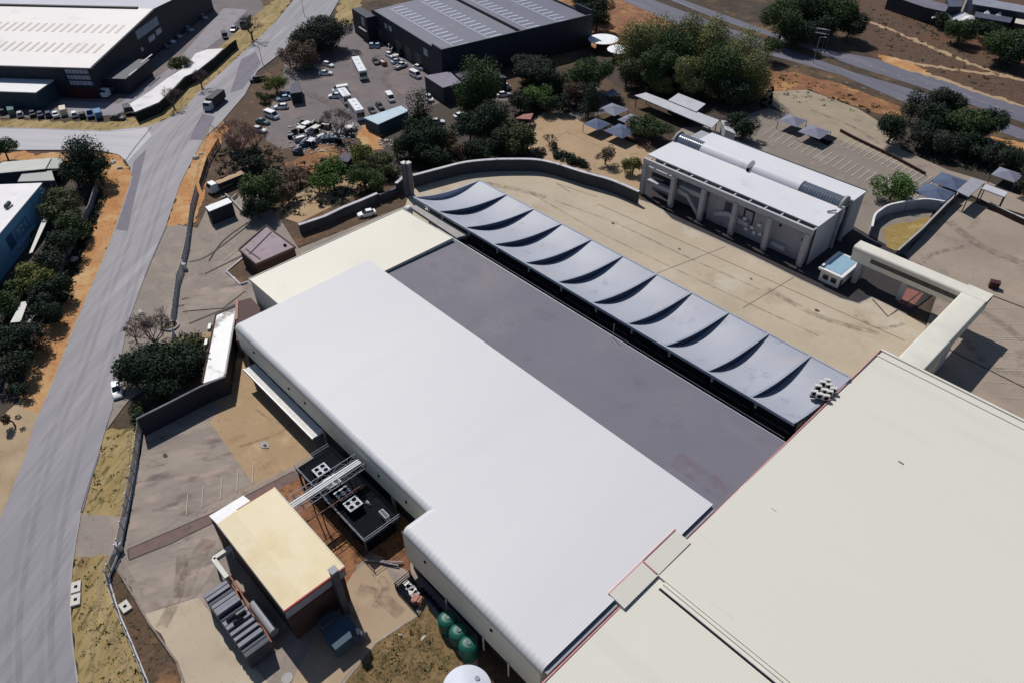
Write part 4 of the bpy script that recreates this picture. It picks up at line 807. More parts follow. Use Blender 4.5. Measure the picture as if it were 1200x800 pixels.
# chiller deck with fans
CD = World('chiller_deck', 'black steel chiller deck between the white warehouse and the orange earth', 'chiller deck', (-64, 28))
dx0, dx1, dy0, dy1, dz = -74.4, -56.5, 24.9, 30.8, 3.2
CD.part('deck', MB().bb(dx0, dx1, dy0, dy1, dz - .25, dz), m_black)
for k in range(6):
    x = dx0 + .4 + k * (dx1 - dx0 - .8) / 5
    for y in (dy0 + .2, dy1 - .2): CD.part('leg', MB().box((x, y, (dz - .25) / 2), (.25, .25, dz - .25)), m_dgrey)
hr = MB()
for z in (.55, 1.05):
    for a, b in (((dx0, dy0), (dx1, dy0)), ((dx0, dy0), (dx0, dy1)), ((dx1, dy0), (dx1, dy1))): hr.tube((*a, dz + z), (*b, dz + z), .04, n=5)
for k in range(10):
    hr.tube((dx0 + k * (dx1 - dx0) / 9, dy0, dz), (dx0 + k * (dx1 - dx0) / 9, dy0, dz + 1.05), .04, n=5)
CD.part('handrail', hr, m_galv)
CD.part('skirt', MB().bb(dx0 + .5, dx1 - .5, dy0 + .6, dy1 - .6, 0, dz - .3), m_black)
fans = [(376.5, 550), (388.5, 563.5), (402.5, 577.5), (413.5, 589.5)]
flab = ['first square four fan condenser from the upper left on the black deck', 'second square four fan condenser from the upper left on the black deck', 'third four fan condenser on the black deck, under the pipe bridge', 'fourth four fan condenser, nearest the bottom of the black deck']
for (x, y), lab in zip(fans, flab):
    p = P(x, y, 4.4); f = thing('condenser', lab, 'condenser', (p[0], p[1], dz), 0, 'four fan condensers on the black deck')
    MB().box((0, 0, .55), (1.9, 2.1, 1.1)).build('casing', m_black, f)
    fr = MB()
    for u in (-.9, 0, .9): fr.box((u, 0, 1.16), (.16, 2.15, .1))
    for v_ in (-1.0, 0, 1.0): fr.box((0, v_, 1.17), (1.94, .16, .1))
    fr.build('frame', m_fan, f)
    for u in (-.45, .45):
        for v_ in (-.5, .5):
            rg = MB(); rg.lathe((u, v_, 1.12), [(.46, 0), (.46, .13), (.36, .13), (.36, 0)], 14); q = rg.build('fan_ring', m_fan, f)
            MB().lathe((u, v_, 1.1), [(.34, 0), (.34, .05)], 14).build('fan_blades', m_black, q)
a = P(450, 601, 4.2); un = thing('fan_coil_unit', 'small pale slatted unit near the lower end of the black deck', 'air unit', (a[0], a[1], dz)); MB().box((0, 0, .5), (1.6, .7, 1.0)).build('casing', m_fan, un); MB().box((0, 0, 1.02), (1.4, .5, .06)).build('grille', m_dgrey, un)
a = P(431, 588, 3.6); un = thing('pump', 'tiny pale pump on the black deck behind the last condenser', 'pump', (a[0], a[1], dz)); MB().tube((-.3, 0, .35), (.3, 0, .35), .2, n=10).build('motor', m_grey, un); MB().box((0, 0, .08), (.9, .4, .16)).build('base', m_grey, un)
# pipe bridge across the deck
pbg = World('pipe_bridge', 'steel trussed pipe bridge carrying white pipes over the black chiller deck', 'pipe bridge', (-66, 25))
bx, bz, bya, byb = -66.6, 6.4, 19.8, 31.6
for i, dx in enumerate((-.15, .25, .6)): pbg.part('pipe', MB().tube((bx + dx, bya, bz), (bx + dx, byb, bz + .05 * i), .13 if i else .17, n=10), m_white)
for dx in (-.9, 1.5):
    tr = MB()
    for z in (bz - .4, bz + .7): tr.tube((bx + dx, bya, z), (bx + dx, byb, z), .055, n=5)
    for k in range(9):
        y = bya + (byb - bya) * k / 8; tr.tube((bx + dx, y, bz - .4), (bx + dx, y, bz + .7), .045, n=5)
        if k < 8: tr.tube((bx + dx, y, bz - .4 if k % 2 else bz + .7), (bx + dx, y + (byb - bya) / 8, bz + .7 if k % 2 else bz - .4), .035, n=5)
    pbg.part('truss', tr, m_galv)
for k in range(9): pbg.part('cross_beam', MB().box((bx + .3, bya + (byb - bya) * k / 8, bz - .4), (2.5, .1, .1)), m_dgrey)
for y in (23.5, 29.6):
    for dx in (-.9, 1.5): pbg.part('leg', MB().tube((bx + dx, y, 0), (bx + dx, y, bz - .4), .09, n=6), m_dgrey)
pbg.part('pipe', MB().tube((bx + 2.6, bya, 4.6), (bx + 2.6, 30.0, 4.6), .1, n=8), m_copper)
for k in range(3):
    y = 25.1 + k * .5; 
    single('ground_pipe', MB().tube((-56.4 + k * .2, 24.2, .5), (-52.2, 27.0 + k * .4, .5), .1, n=8), m_copper if k % 2 else m_galv, ['left rusty pipe', 'middle galvanised pipe', 'right rusty pipe'][k] + ' lying below the end of the black deck', 'pipe', 'pipes beside the deck')
# tanks by the warehouse
glab = ['green water tank of the row of three, farthest from the white tank', 'middle green water tank of the row of three', 'green water tank of the row of three, next to the white tank']
for (x, y), lab in zip(((525, 722), (538.5, 736.5), (550, 751.5)), glab):
    p = P(x, y, 2.8); g = thing('water_tank', lab, 'tank', (p[0], p[1] - .2, 0), 0, 'green tanks beside the warehouse')
    MB().lathe((0, 0, 0), [(1.15, 0), (1.2, .1), (1.2, 1.1), (1.24, 1.15), (1.2, 1.2), (1.2, 2.0), (1.24, 2.05), (1.2, 2.1), (1.2, 2.4), (1.05, 2.62), (.6, 2.8), (.5, 2.81)], 26).build('shell', m_green, g, smooth=True)
    MB().lathe((0.1, .1, 2.76), [(.32, 0), (.32, .12), (.28, .16)], 14).build('lid', m_green, g)
p = P(547, 806, 4.2); g = thing('storage_tank', 'large round white tank at the bottom edge', 'tank', (p[0], p[1], 0))
MB().lathe((0, 0, 0), [(2.75, 0), (2.75, 3.9)], 40).build('shell', m_white, g, smooth=True); MB().lathe((0, 0, 3.9), [(2.85, 0), (2.85, .12), (1.4, .42), (.1, .55)], 40).build('roof', mat('tank_top', ph(208, 212, 226), None, .3, .5), g, smooth=True); MB().lathe((0, 1.6, 4.2), [(.3, 0), (.3, .2)], 12).build('hatch', m_grey, g)
blue = mat('blue_drum', (.01, .035, .12), (.008, .025, .09), 2, .4)
for i in range(7):
    p = P(495 + i * 4.2, 690 + i * 4.6, .9)
    if i == 0: dr = thing('drum', 'dark blue drum in the shaded row under the white warehouse eave', 'drum', (p[0], p[1], 0), 0, 'blue drums along the warehouse wall'); MB().lathe((0, 0, 0), [(.3, 0), (.3, .88)], 14).build('body', blue, dr); MB().lathe((0, 0, .88), [(.31, 0), (.31, .04)], 14).build('rim', m_black, dr); index_kids()
    else: c = copy_tree(dr); c.location = (p[0], p[1], 0)
ck = World('steel_cage', 'dark open steel cage of scrap at the corner of the worn apron', 'cage', P2(478, 690))
q = [P2(464, 690), P2(481, 676), P2(496, 700), P2(487, 715)]
for a, b in zip(q, q[1:] + q[:1]):
    for z in (.4, .9, 1.5): ck.part('rail', MB().tube((*a, z), (*b, z), .06, n=5), m_black)
    ck.part('post', MB().tube((*a, 0), (*a, 1.6), .07, n=5), m_black)
ck.part('floor', MB().prism(q, 0, .25), m_black)
for i in range(4): a = P2(478 + i * 3, 686 + i * 4); single('pallet', MB().box((a[0], a[1], .35), (1.1, .8, .2), i * .6), m_grey if i % 2 else m_offwh, 'pale offcut lying inside the dark steel cage', 'offcut', 'offcuts in the cage')
a = P2(490, 705); single('brick_stack', MB().box((a[0], a[1], .4), (1.6, 1.2, .8), .5).box((a[0] + .2, a[1], .95), (1.0, .9, .3), .5), mat('pink_brick', ph(190, 140, 126), ph(160, 114, 100), 2, .9), 'pinkish stack of bricks beside the steel cage', 'bricks')
for i, (x, y) in enumerate(((500, 727), (494, 744), (515, 748), (500, 732), (490, 735))):
    a = P2(x, y)
for i, (x, y, s_, lab) in enumerate(((470, 744, .3, 'left of two small white stones on the brown grass'), (496, 748, .35, 'right of two small white stones on the brown grass'), (133, 191, .8, 'pale boulder on the road corner verge, nearer the junction'), (141, 198, .7, 'pale boulder on the road corner verge, nearer the kerb'), (87, 306, 1.0, 'white and pink boulder below the precast wall'), (230, 186, 1.0, 'pale boulder on the orange verge right of the road'), (236, 181, .6, 'smaller pale boulder behind the boulder on the orange verge'), (165, 367, .6, 'white stone lying on the mauve pavement'), (161, 374, .5, 'dull stone lying next to the white stone on the mauve pavement'))):
    a = P2(x, y); mb = MB(); n = 7
    pr = [(s_ * .8, 0), (s_, s_ * .35), (s_ * .6, s_ * .75), (s_ * .15, s_ * .85)]; mb.lathe((0, 0, 0), pr, n)
    mb.v = [(v[0] * (1.3 + .2 * math.sin(i)) + .12 * math.sin(7 * v[1] + i), v[1] * .9 + .1 * math.sin(5 * v[0]), v[2]) for v in mb.v]
    o = mb.build('boulder' if s_ > .55 else 'stone', m_rock); o.location = (*a, 0); o.rotation_euler = (0, 0, i * 1.3); tag(o, lab, 'rock')
ib = mat('inspection_concrete', ph(214, 210, 200), ph(196, 192, 184), 1.5, .8)
for (x, y, lab, rz) in ((90.5, 689, 'white square manhole cover by the road, the upper of two', -.25), (90, 704, 'pale manhole slab by the road, the lower of two', -.35), (148, 712, 'pale square manhole box in the brown planted strip', .5)):
    a = P2(x, y); W = World('manhole', lab, 'manhole', a); b_ = P2(x + 1, y - 12); rz = math.atan2(b_[1] - a[1], b_[0] - a[0]) + (.5 if x > 140 else 0); W.part('slab', MB().box((a[0], a[1], .25), (1.7, 1.15, .5), rz), ib); W.part('opening', MB().box((a[0], a[1], .505), (.45, .4, .02), rz), m_black)

# ------------------------------------------------------------------ neighbouring buildings
class Frame:
    """a thing with its own axes: origin on the ground, u along rz"""
    def __init__(s, name, label, cat, o, rz): s.o = thing(name, label, cat, (o[0], o[1], 0), rz)
    def part(s, name, mb, m, parent=None, smooth=False): return mb.build(name, m, parent or s.o, (0, 0, 0), smooth)

# dark factory, top centre
T0 = P2(517, 60, 10); T = Frame('dark_factory', 'dark navy walled factory with a grey ribbed roof and rows of pale skylights, top centre', 'factory', T0, math.atan2(.983, .18) )
# local x runs along the long dark end wall (towards the round tanks), local y runs to the upper left
TL, TW = 57, 49
T.part('roof', MB().add([(.3, .3, 8.8), (TL - .3, .3, 8.8), (TL - .3, TW / 2, 10.4), (.3, TW / 2, 10.4), (TL - .3, TW, 8.8), (.3, TW, 8.8)], [(0, 1, 2, 3), (3, 2, 4, 5)]) if False else
       MB().add([(.3, .3, 9.3), (TL * .5, .3, 10.0), (TL * .5, TW, 10.0), (.3, TW, 9.3), (TL - .3, .3, 9.3), (TL - .3, TW, 9.3)], [(0, 1, 2, 3), (1, 4, 5, 2)]), mat('dark_factory_roof', ph(116, 116, 130), ph(106, 106, 122), .1, .6, ribs=(80, .5, .1, .25), stain=(ph(128, 126, 136), .1, .56, .72)))
T.part('wall', MB().bb(0, TL, 0, .3, 0, 10.3), m_navy); T.part('wall', MB().bb(0, .3, .31, TW, 0, 9.6), m_navy); T.part('wall', MB().bb(TL - .3, TL, .31, TW, 0, 9.9), m_navy); T.part('wall', MB().bb(.31, TL - .31, TW - .3, TW, 0, 9.5), m_navy)
T.part('parapet_cap', MB().bb(-.05, TL + .05, -.05, .35, 10.3, 10.42), m_dgrey); T.part('parapet', MB().bb(TL - .5, TL, .36, 9, 9.9, 11.6), m_navy); T.part('parapet', MB().bb(0, .45, .36, 6, 9.6, 10.4), m_navy)
T.part('ridge_vent', MB().bb(TL * .5 - .6, TL * .5 + .6, .4, TW - 2, 10.01, 10.25), m_black)
for row, xr in enumerate((8.5, 20.5, 35, 47)):
    zr_ = 9.3 + .7 * (1 - abs(xr - TL * .5) / (TL * .5)); T.part('skylight_strip', MB().add([(xr - 2.9, 1.5, zr_ + .03 - (.08 if xr < TL / 2 else -.08)), (xr - 2.6, 1.5, zr_ + .03 - (.08 if xr < TL / 2 else -.08)), (xr - 2.6, TW - 2, zr_ + .03 - (.08 if xr < TL / 2 else -.08)), (xr - 2.9, TW - 2, zr_ + .03 - (.08 if xr < TL / 2 else -.08))], [(0, 1, 2, 3)]), m_sky)
    for k in range(15):
        y = 2.0 + k * 3.1; sl = .7 / (TL * .5) * (1 if xr < TL / 2 else -1)
        T.part('skylight', MB().add([(xr - 2.2, y, zr_ - 2.2 * sl + .05), (xr + 2.2, y, zr_ + 2.2 * sl + .05), (xr + 2.2, y + .75, zr_ + 2.2 * sl + .05), (xr - 2.2, y + .75, zr_ - 2.2 * sl + .05)], [(0, 1, 2, 3)]), m_sky)
for y, z, w_, h_ in ((9, 6.6, 2.6, 1.8), (34, 7, 2.2, 1.2), (37.5, 7, 1.6, 1.2)):
    f = T.part('window', MB().bb(-.08, 0, y, y + w_, z - h_ / 2, z + h_ / 2), m_pane); T.part('frame', MB().bb(-.12, -.08, y - .1, y + w_ + .1, z + h_ / 2, z + h_ / 2 + .1).bb(-.12, -.08, y - .1, y + w_ + .1, z - h_ / 2 - .1, z - h_ / 2), m_white, f)
for y in (14, 21, 28, 42): T.part('roller_door', MB().bb(-.06, 0, y, y + 4, 0, 4.6), m_dgrey)
q = P2(421, 0, 9); T.part('annex_block', MB().bb(-3.5, -.01, TW - 3, TW + 9, 0, 8.2), m_navy); T.part('annex_window', MB().bb(-3.6, -3.5, TW - 1, TW + 1.4, 4.8, 7.4), m_pane)
T.part('annex_ledge', MB().bb(-4.4, -3.61, TW - 3, TW + 3, 3.6, 3.8), m_conc)
SB = World('annex_block', 'small grey roofed brick block in front of the dark factory', 'building', P2(540, 115))
sb = [P2(497, 89, 5), P2(527, 84, 5), P2(541, 97, 5), P2(519, 103, 5)]
SB.part('roof', MB().prism(sb, 4.8, 5.0), mat('mauve_roof', ph(132, 126, 140), ph(116, 110, 126), .5, .7, stain=(ph(150, 146, 158), .5, .56, .7))); SB.part('wall', MB().prism([tuple(np.array(a) * .98 + np.array(P2(521, 94, 5)) * .02) for a in sb], 0, 4.79), mat('grey_brick', (.06, .055, .065), (.045, .04, .05), .8, .9))
sb2 = [P2(529, 83, 4.4), P2(580, 83, 4.4), P2(594, 91, 4.4), P2(543, 96, 4.4)]
S2 = World('annex_wing', 'low wing with a dark purple roof behind the tall green tree, against the dark factory', 'building', P2(565, 100))
S2.part('roof', MB().prism(sb2, 4.2, 4.4), mat('purple_roof', ph(84, 78, 92), ph(70, 66, 80), .5, .7)); S2.part('wall', MB().prism([tuple(np.array(a) * .98 + np.array(P2(562, 89, 4.4)) * .02) for a in sb2], 0, 4.19), m_char)
# round white tanks
for (x, y, lab) in ((707, 45, 'round white tank roof farther from the camera, beside the dark factory corner'), (727, 57, 'round white tank roof nearer the camera, beside the dark factory corner')):
    p = P(x, y, 3.6); g = thing('round_tank', lab, 'tank', (p[0], p[1], 0), 0, 'round white roofed tanks')
    MB().lathe((0, 0, 0), [(2.2, 0), (2.2, 3.2)], 30).build('shell', m_brick, g, smooth=True); MB().lathe((0, 0, 3.2), [(5.0 if x < 710 else 4.2, 0), (5.0 if x < 710 else 4.2, .15), (.3, .5)], 30).build('roof', mat('bright_white', (.85, .85, .86), None, .3, .5), g, smooth=True)

# white roofed warehouse, top left
WL0 = P2(105, 79, 9.5); u = Vector(P2(0, 76, 9.5)) - Vector(WL0); W2 = Frame('white_roof_factory', 'big dark walled factory with a gabled white roof filling the top left corner', 'factory', WL0, math.atan2(.755, -.655))
# local x: along the gable wall (away from the side road); local y: to the left out of frame
GL, GW = 84, 110
def gz(x): return 9.5 + 3.4 * (1 - abs(x - GL / 2) / (GL / 2))
mwr = mat('white_ridge_roof', ph(236, 228, 224), ph(228, 221, 218), .1, .5, ribs=(40, .5, .05, .2), stain=(ph(214, 206, 202), .12, .58, .75))
mgr = mat('grey_ridge_roof', ph(196, 196, 206), ph(184, 184, 194), .1, .55, ribs=(40, .5, .05, .2))
W2.part('roof', MB().add([(-.4, -.4, gz(0) - .05), (GL / 2, -.4, gz(GL / 2)), (GL / 2, GW, gz(GL / 2)), (-.4, GW, gz(0) - .05)], [(0, 1, 2, 3)]), mwr)
W2.part('roof', MB().add([(GL / 2, -.4, gz(GL / 2)), (GL, -.4, gz(GL)), (GL, GW, gz(GL)), (GL / 2, GW, gz(GL / 2))], [(0, 1, 2, 3)]), mgr)
W2.part('wall', MB().add([(0, 0, 0), (GL, 0, 0), (GL, 0, gz(GL) - .1), (GL / 2, 0, gz(GL / 2) - .1), (0, 0, gz(0) - .1), (0, .4, 0), (GL, .4, 0), (GL, .4, gz(GL) - .1), (GL / 2, .4, gz(GL / 2) - .1), (0, .4, gz(0) - .1)], [(0, 1, 2, 3, 4), (9, 8, 7, 6, 5)] + [(i, (i + 1) % 5, 5 + (i + 1) % 5, 5 + i)[::-1] for i in range(5)]), m_char)
W2.part('wall', MB().bb(0, .4, .41, GW, 0, 9.3), m_navy)
W2.part('barge_board', MB().add([(-.4, -.45, gz(0) - .4), (GL / 2, -.45, gz(GL / 2) - .35), (GL / 2, -.45, gz(GL / 2) + .1), (-.4, -.45, gz(0) + .08), (-.4, -.2, gz(0) + .08), (GL / 2, -.2, gz(GL / 2) + .1)], [(0, 1, 2, 3), (3, 2, 5, 4)]), m_offwh)
W2.part('ridge_vent', MB().bb(GL / 2 - .5, GL / 2 + .5, 5, GW, gz(GL / 2) - .1, gz(GL / 2) + .45), m_drain)
W2.part('gutter', MB().bb(-.75, -.41, -.4, GW, 9.05, 9.4), m_dgrey)
for xr in (9, 12.8 + 10):
    for k in range(34 if xr > 10 else 30):
        y = 3 + k * 2.6; sl = 3.4 / (GL / 2)
        W2.part('skylight', MB().add([(xr, y, gz(xr) + .05), (xr + 6.2, y, gz(xr + 6.2) + .05), (xr + 6.2, y + .8, gz(xr + 6.2) + .05), (xr, y + .8, gz(xr) + .05)], [(0, 1, 2, 3)]), m_skyc)
def gwin(x0, x1, z0, z1, name='window', m=m_pane): return W2.part(name, MB().bb(x0, x1, -.1, 0, z0, z1), m)
gwin(28, 43, 7.6, 10.2, 'sign_board', mat('pale_board', (.26, .31, .38), (.2, .25, .32), .5, .5)); gwin(34.0, 38.2, 4.6, 6.2); gwin(39.6, 43.2, 5.0, 6.6); gwin(28.0, 29.4, 3.8, 5.0)
for i in range(3):
    w_ = W2.part('louvre_window', MB().bb(-.1, 0, 1.0, 8.0, 7.5 - i * 1.7, 8.7 - i * 1.7), m_pane)
    for k in range(6): W2.part('slat', MB().bb(-.16, -.1, 1.4 + k * 1.15, 1.5 + k * 1.15, 7.5 - i * 1.7, 8.7 - i * 1.7), m_dgrey, w_)
W2.part('entrance', MB().bb(-.3, 0, .8, 9.5, 0, 3.2), m_dred)
lt = W2.part('lean_to_wall', MB().bb(-9, -.01, 13, GW, 0, 5.2), mat('teal_cladding', (.04, .075, .095), (.03, .055, .075), .3, .6, ribs=(40, .5, .25, .2)))
W2.part('lean_to_roof', MB().bb(-9.3, -.01, 12.7, GW, 5.21, 5.45), m_white)
W2.part('lobby', MB().bb(4, 19, -7.0, -.11, 0, 4.6), m_char); W2.part('lobby_roof', MB().bb(3.7, 19.3, -7.3, -.12, 4.61, 4.8), m_dgrey)
W2.part('canopy_bar', MB().bb(5.5, 10.5, -7.7, -7.35, 4.9, 5.15), m_offwh); W2.part('canopy_bar', MB().bb(13.5, 21, -7.7, -7.35, 5.6, 5.85), m_offwh)
# long pale canopy roofs above the dark screen wall
LC = World('long_carport', 'long curving white carport roof with a dark screened side beside the upper road', 'carport', P2(200, 100))
top = [(152, 122), (158, 131.5), (186, 120), (200, 107), (216, 90), (230, 84), (250, 68), (262, 57), (243, 58), (229, 63), (218, 78), (196, 92), (176, 107)]
LC.part('roof', MB().prism([P2(x, y, 3.0) for x, y in top], 2.85, 3.0), mat('carport_roof', ph(226, 222, 222), ph(206, 202, 204), .25, .6, stain=(ph(170, 168, 172), .25, .54, .72)))
LC.part('screen', MB().wall([P2(x, y, 3) for x, y in ((158, 132), (186, 120.5), (200, 107.5), (217, 90), (230, 84.5), (250, 68.5), (268, 52), (276, 46))], 2.8, .25), mat('hedge_screen', (.012, .018, .018), (.018, .024, .02), .8, .95, bump=.5))
# blue building, left edge
bl0 = P2(48, 215, 7.4); bl1 = P2(0, 272, 7.4); BB = Frame('blue_warehouse', 'white roofed blue clad warehouse cut off by the left edge', 'warehouse', bl0, math.atan2(bl1[1] - bl0[1], bl1[0] - bl0[0]))
Lb = 48
BB.part('roof', MB().bb(-.2, Lb, -24, .2, 7.2, 7.4), mat('blue_bldg_roof', ph(234, 230, 230), ph(222, 218, 220), .2, .5, ribs=(40, .5, .05, .2), stain=(ph(196, 190, 190), .3, .6, .75)))
BB.part('wall', MB().bb(0, Lb, -23.8, 0, 0, 7.19), m_blue)
sg = BB.part('sign_panel', MB().bb(17.2, 19.9, .01, .08, 2.6, 5.4), m_bsign)
BB.part('sign_panel', MB().bb(10.2, 16.6, .01, .06, 2.9, 5.3), mat('mid_blue_sign', (.06, .17, .30), (.05, .14, .26), 1, .5))
for x, z, w_, h_ in ((15.3, 4.0, .35, 1.6), (14.6, 4.0, .35, 1.6), (13.4, 4.6, 1.0, .35), (13.4, 3.5, 1.0, .35), (11.6, 4.0, .35, 1.4)): BB.part('sign_mark', MB().bb(x - w_ / 2, x + w_ / 2, .061, .1, z - h_ / 2, z + h_ / 2), m_bmark, sg)
BB.part('ledge', MB().bb(9, 18, .01, .35, 1.9, 2.1), m_pane)
p = P(10, 242, 7.5); 
RV = World('roof_ventilator', 'curved dark ventilator standing on the white roof of the blue warehouse', 'ventilator', p[:2]); RV.part('base', MB().box((p[0], p[1], 7.6), (1.3, 1.3, .4), .6), m_galv); RV.part('cowl', MB().tube((p[0] - .6, p[1] + .5, 8.0), (p[0] + .6, p[1] - .5, 8.0), .45, n=10), m_dgrey)
F1 = World('pale_roof_shed', 'low building with a wide pale metal roof at the left edge below the side road', 'shed', P2(30, 200))
fr_ = [P2(-30, 205, 4), P2(5, 189, 4), P2(75, 185, 4), P2(66, 198.5, 4), P2(0, 203.5, 4)]
F1.part('roof', MB().prism([P2(-20, 206, 4), P2(3, 190, 4), P2(60, 185.5, 4), P2(53, 198, 4), P2(0, 203, 4)], 3.8, 4), mat('pale_green_roof', ph(192, 192, 184), ph(180, 181, 174), .3, .55, ribs=(40, .5, .06, .2)))
F1.part('roof', MB().prism([P2(60.5, 185.5, 3.7), P2(76, 185.5, 3.7), P2(68, 197.5, 3.7), P2(53.5, 198, 3.7)], 3.5, 3.7), mat('dull_green_roof', ph(162, 165, 158), ph(150, 154, 148), .3, .55))
F1.part('wall', MB().prism([P2(-18, 206, 4), P2(4, 191, 4), P2(73, 187, 4), P2(66, 197, 4), P2(0, 202, 4)], 0, 3.4), m_char)
F2 = World('pale_roof_shed', 'small grey green lean-to roof between the pale metal roof and the blue warehouse', 'shed', P2(45, 205))
f2 = [P2(28, 199.5, 3.4), P2(60, 198.5, 3.4), P2(64, 211.5, 3.4), P2(20.5, 213, 3.4)]
F2.part('roof', MB().prism(f2, 3.2, 3.4), mat('dull_green_roof', ph(162, 165, 158))); F2.part('wall', MB().prism([tuple(np.array(a) * .98 + np.array(P2(43, 206, 3.4)) * .02) for a in f2], 0, 3.19), m_char)
for (q, lab) in (([(50, 257), (57, 255), (38, 296), (34, 297)], 'long thin white roof over parked cars beside the blue warehouse'), ([(25, 354), (33, 353), (24, 377), (12, 378)], 'narrow pale shed roof under the dark trees, the left of two'), ([(38, 369), (41, 369), (34, 380), (30, 380)], 'narrow pale shed roof under the dark trees, the right of two')):
    W = World('shed_roof', lab, 'shed', P2(*q[0])); qq = [P2(*a, 2.8) for a in q]; W.part('roof', MB().prism(qq, 2.65, 2.8), m_offwh)
    for a in qq: W.part('post', MB().box((a[0], a[1], 1.3), (.15, .15, 2.6)), m_dgrey)
# flat white roofs above the office
def flat(name, label, px, h, m, mw, cat='roofed walkway'):
    W = World(name, label, cat, P2(*px[0])); qq = [P2(*a, h) for a in px]; c = np.mean(np.array(qq), 0)
    W.part('roof', MB().prism(qq, h - .22, h), m)
    if mw: W.part('wall', MB().prism([tuple(np.array(a) * .96 + c * .04) for a in qq], 0, h - .23), mw)
    else:
        for a in qq: a2 = np.array(a) * .95 + c * .05; W.part('post', MB().box((a2[0], a2[1], (h - .23) / 2), (.2, .2, h - .23)), m_dgrey)
    return W
m_lroof = mat('light_grey_roof', ph(198, 198, 204), ph(184, 184, 192), .3, .6, ribs=(0, .5, .05, .2), stain=(ph(160, 160, 168), .3, .58, .74))
flat('walkway_roof', 'long narrow pale roof running down to the rear of the office building', [(743.5, 112), (757, 108.7), (843, 141), (834, 150)], 3.3, m_lroof, None)
flat('store_roof', 'square pale roof joined behind the long narrow walkway roof', [(783, 117.5), (795, 109.4), (827, 122), (816, 131)], 3.6, m_lroof, m_char, 'store')
flat('small_roof', 'little pale gabled roof between the walkway end and the round tree', [(845, 141), (856, 143), (862, 157), (850, 152)], 3.4, m_lroof, m_concw, 'store')
flat('entrance_canopy', 'pale flat entrance canopy nearest the blue shade sails', [(1121, 224), (1139, 208), (1154.5, 214), (1135, 231)], 4.2, mat('entrance_roof', ph(164, 164, 172), ph(150, 150, 160), .5, .6, ribs=(0, .6, .08, .2)), None, 'canopy')
flat('entrance_canopy', 'longer pale flat entrance canopy farther right from the shade sails', [(1150, 221), (1156, 216), (1181, 225.5), (1177, 231)], 4.0, m_lroof, None, 'canopy')
# blue fronted flat shelter in the scrap yard
flat('blue_shelter', 'long shelter with a pale top and light blue fascia below the parked white trucks', [(426, 138), (440, 134), (470, 124), (479, 130), (443, 146)], 3.2, m_cyan, m_teal, 'shelter')
g = P2(345, 108); flat('yard_cabin', 'dark slate cabin in the scrapyard beside the blue cars', [(341, 99), (351, 94), (353, 108), (340, 110)], 3.4, mat('slate_roof', ph(76, 74, 92), ph(64, 62, 80), .5, .7), m_char, 'cabin')
flat('yard_cabin', 'dark purple roofed cabin beneath the yellow green tree at the scrapyard edge', [(392, 188), (404, 178), (414, 182), (408, 190)], 3.0, mat('slate_roof', ph(76, 74, 92)), m_char, 'cabin')
flat('garden_shelter', 'small red and grey shelter left of the sandy court', [(603, 139), (614, 134), (625, 133), (622, 140)], 2.6, mat('terracotta_roof', ph(176, 118, 104), ph(140, 96, 88), .8, .8), None, 'shelter')
flat('garden_shelter', 'grey garden shelter roof behind the blue shade tents', [(706, 110), (718, 104), (727, 110), (716, 113)], 2.6, m_tent, None, 'shelter')
# shade tents
def tent(x, y, s_, m, lab, rz=0, h=3.6, grp='shade tents'):
    p = P(x, y, h); t = thing('shade_tent', lab, 'shade tent', (p[0], p[1], 0), rz, grp)
    a = s_ / 2; z0 = 2.5
    MB().add([(-a, -a, z0), (a, -a, z0), (a, a, z0), (-a, a, z0), (0, 0, h)], [(0, 1, 4), (1, 2, 4), (2, 3, 4), (3, 0, 4), (3, 2, 1, 0)]).build('canopy', m, t)
    for u_, v_ in ((-a, -a), (a, -a), (a, a), (-a, a)): MB().box((u_ * .97, v_ * .97, z0 / 2), (.12, .12, z0)).build('post', m_dgrey, t)
for a in ((719, 124, 6.2, m_tent, 'grey shade tent, upper left of the four by the sandy court'), (741, 136, 5.6, m_tent, 'grey shade tent, upper right of the four by the sandy court'), (700, 141, 5.4, m_tentb, 'blue grey shade tent, lower left of the four by the sandy court'), (728, 149, 6.4, m_tentb, 'blue shade tent, lower right of the four by the sandy court'), (930, 137, 5.6, m_tent, 'mauve shade tent, left of two below the pale car park'), (956, 150, 6.2, m_tent, 'mauve shade tent, right of two below the pale car park'), (1097, 221, 6.8, m_tentb, 'blue grey shade sail nearer the curved garden wall'), (1115, 208, 6.6, m_tentb, 'blue grey shade sail beside the entrance canopy'), (1183, 200, 5.5, m_tent, 'dull grey shade tent under the trees at the right edge')): tent(*a)
single('pit', MB().prism([P2(946, 160), P2(956, 153), P2(981, 163), P2(970, 172)], 0, .25), m_black, 'dark open rectangular pit in the car park behind the office', 'pit')
# distant industrial strip, top right
far_m = [mat('far_roof_a', ph(122, 118, 132), ph(104, 102, 116), .3, .7), mat('far_roof_b', ph(84, 90, 106), ph(70, 76, 92), .3, .7), mat('far_roof_c', ph(146, 148, 160), ph(128, 132, 146), .3, .7)]
for i, (px, h, m, lab) in enumerate((([(1040, -6), (1052, -10), (1112, 6), (1108, 14), (1085, 9)], 5, far_m[0], 'long low mauve roofed shed beyond the field'), ([(1110, -4), (1128, -8), (1128, 8), (1112, 8)], 6, far_m[1], 'dark block left of the white chimney pipe beyond the field'),
        ([(1140, -4), (1230, 12), (1230, 20), (1140, 5)], 7, far_m[2], 'long pale blue roofed building at the far top right'), ([(1145, 8), (1190, 15), (1184, 27), (1142, 20)], 5, far_m[1], 'slate roofed building with two little white peaks at the far right'), ([(1192, 18), (1215, 18), (1225, 34), (1189, 27)], 5, mat('far_cream', ph(206, 200, 186)), 'cream roofed building at the far right edge'))):
    flat('far_building', lab, px, h, m, m_char, 'building')
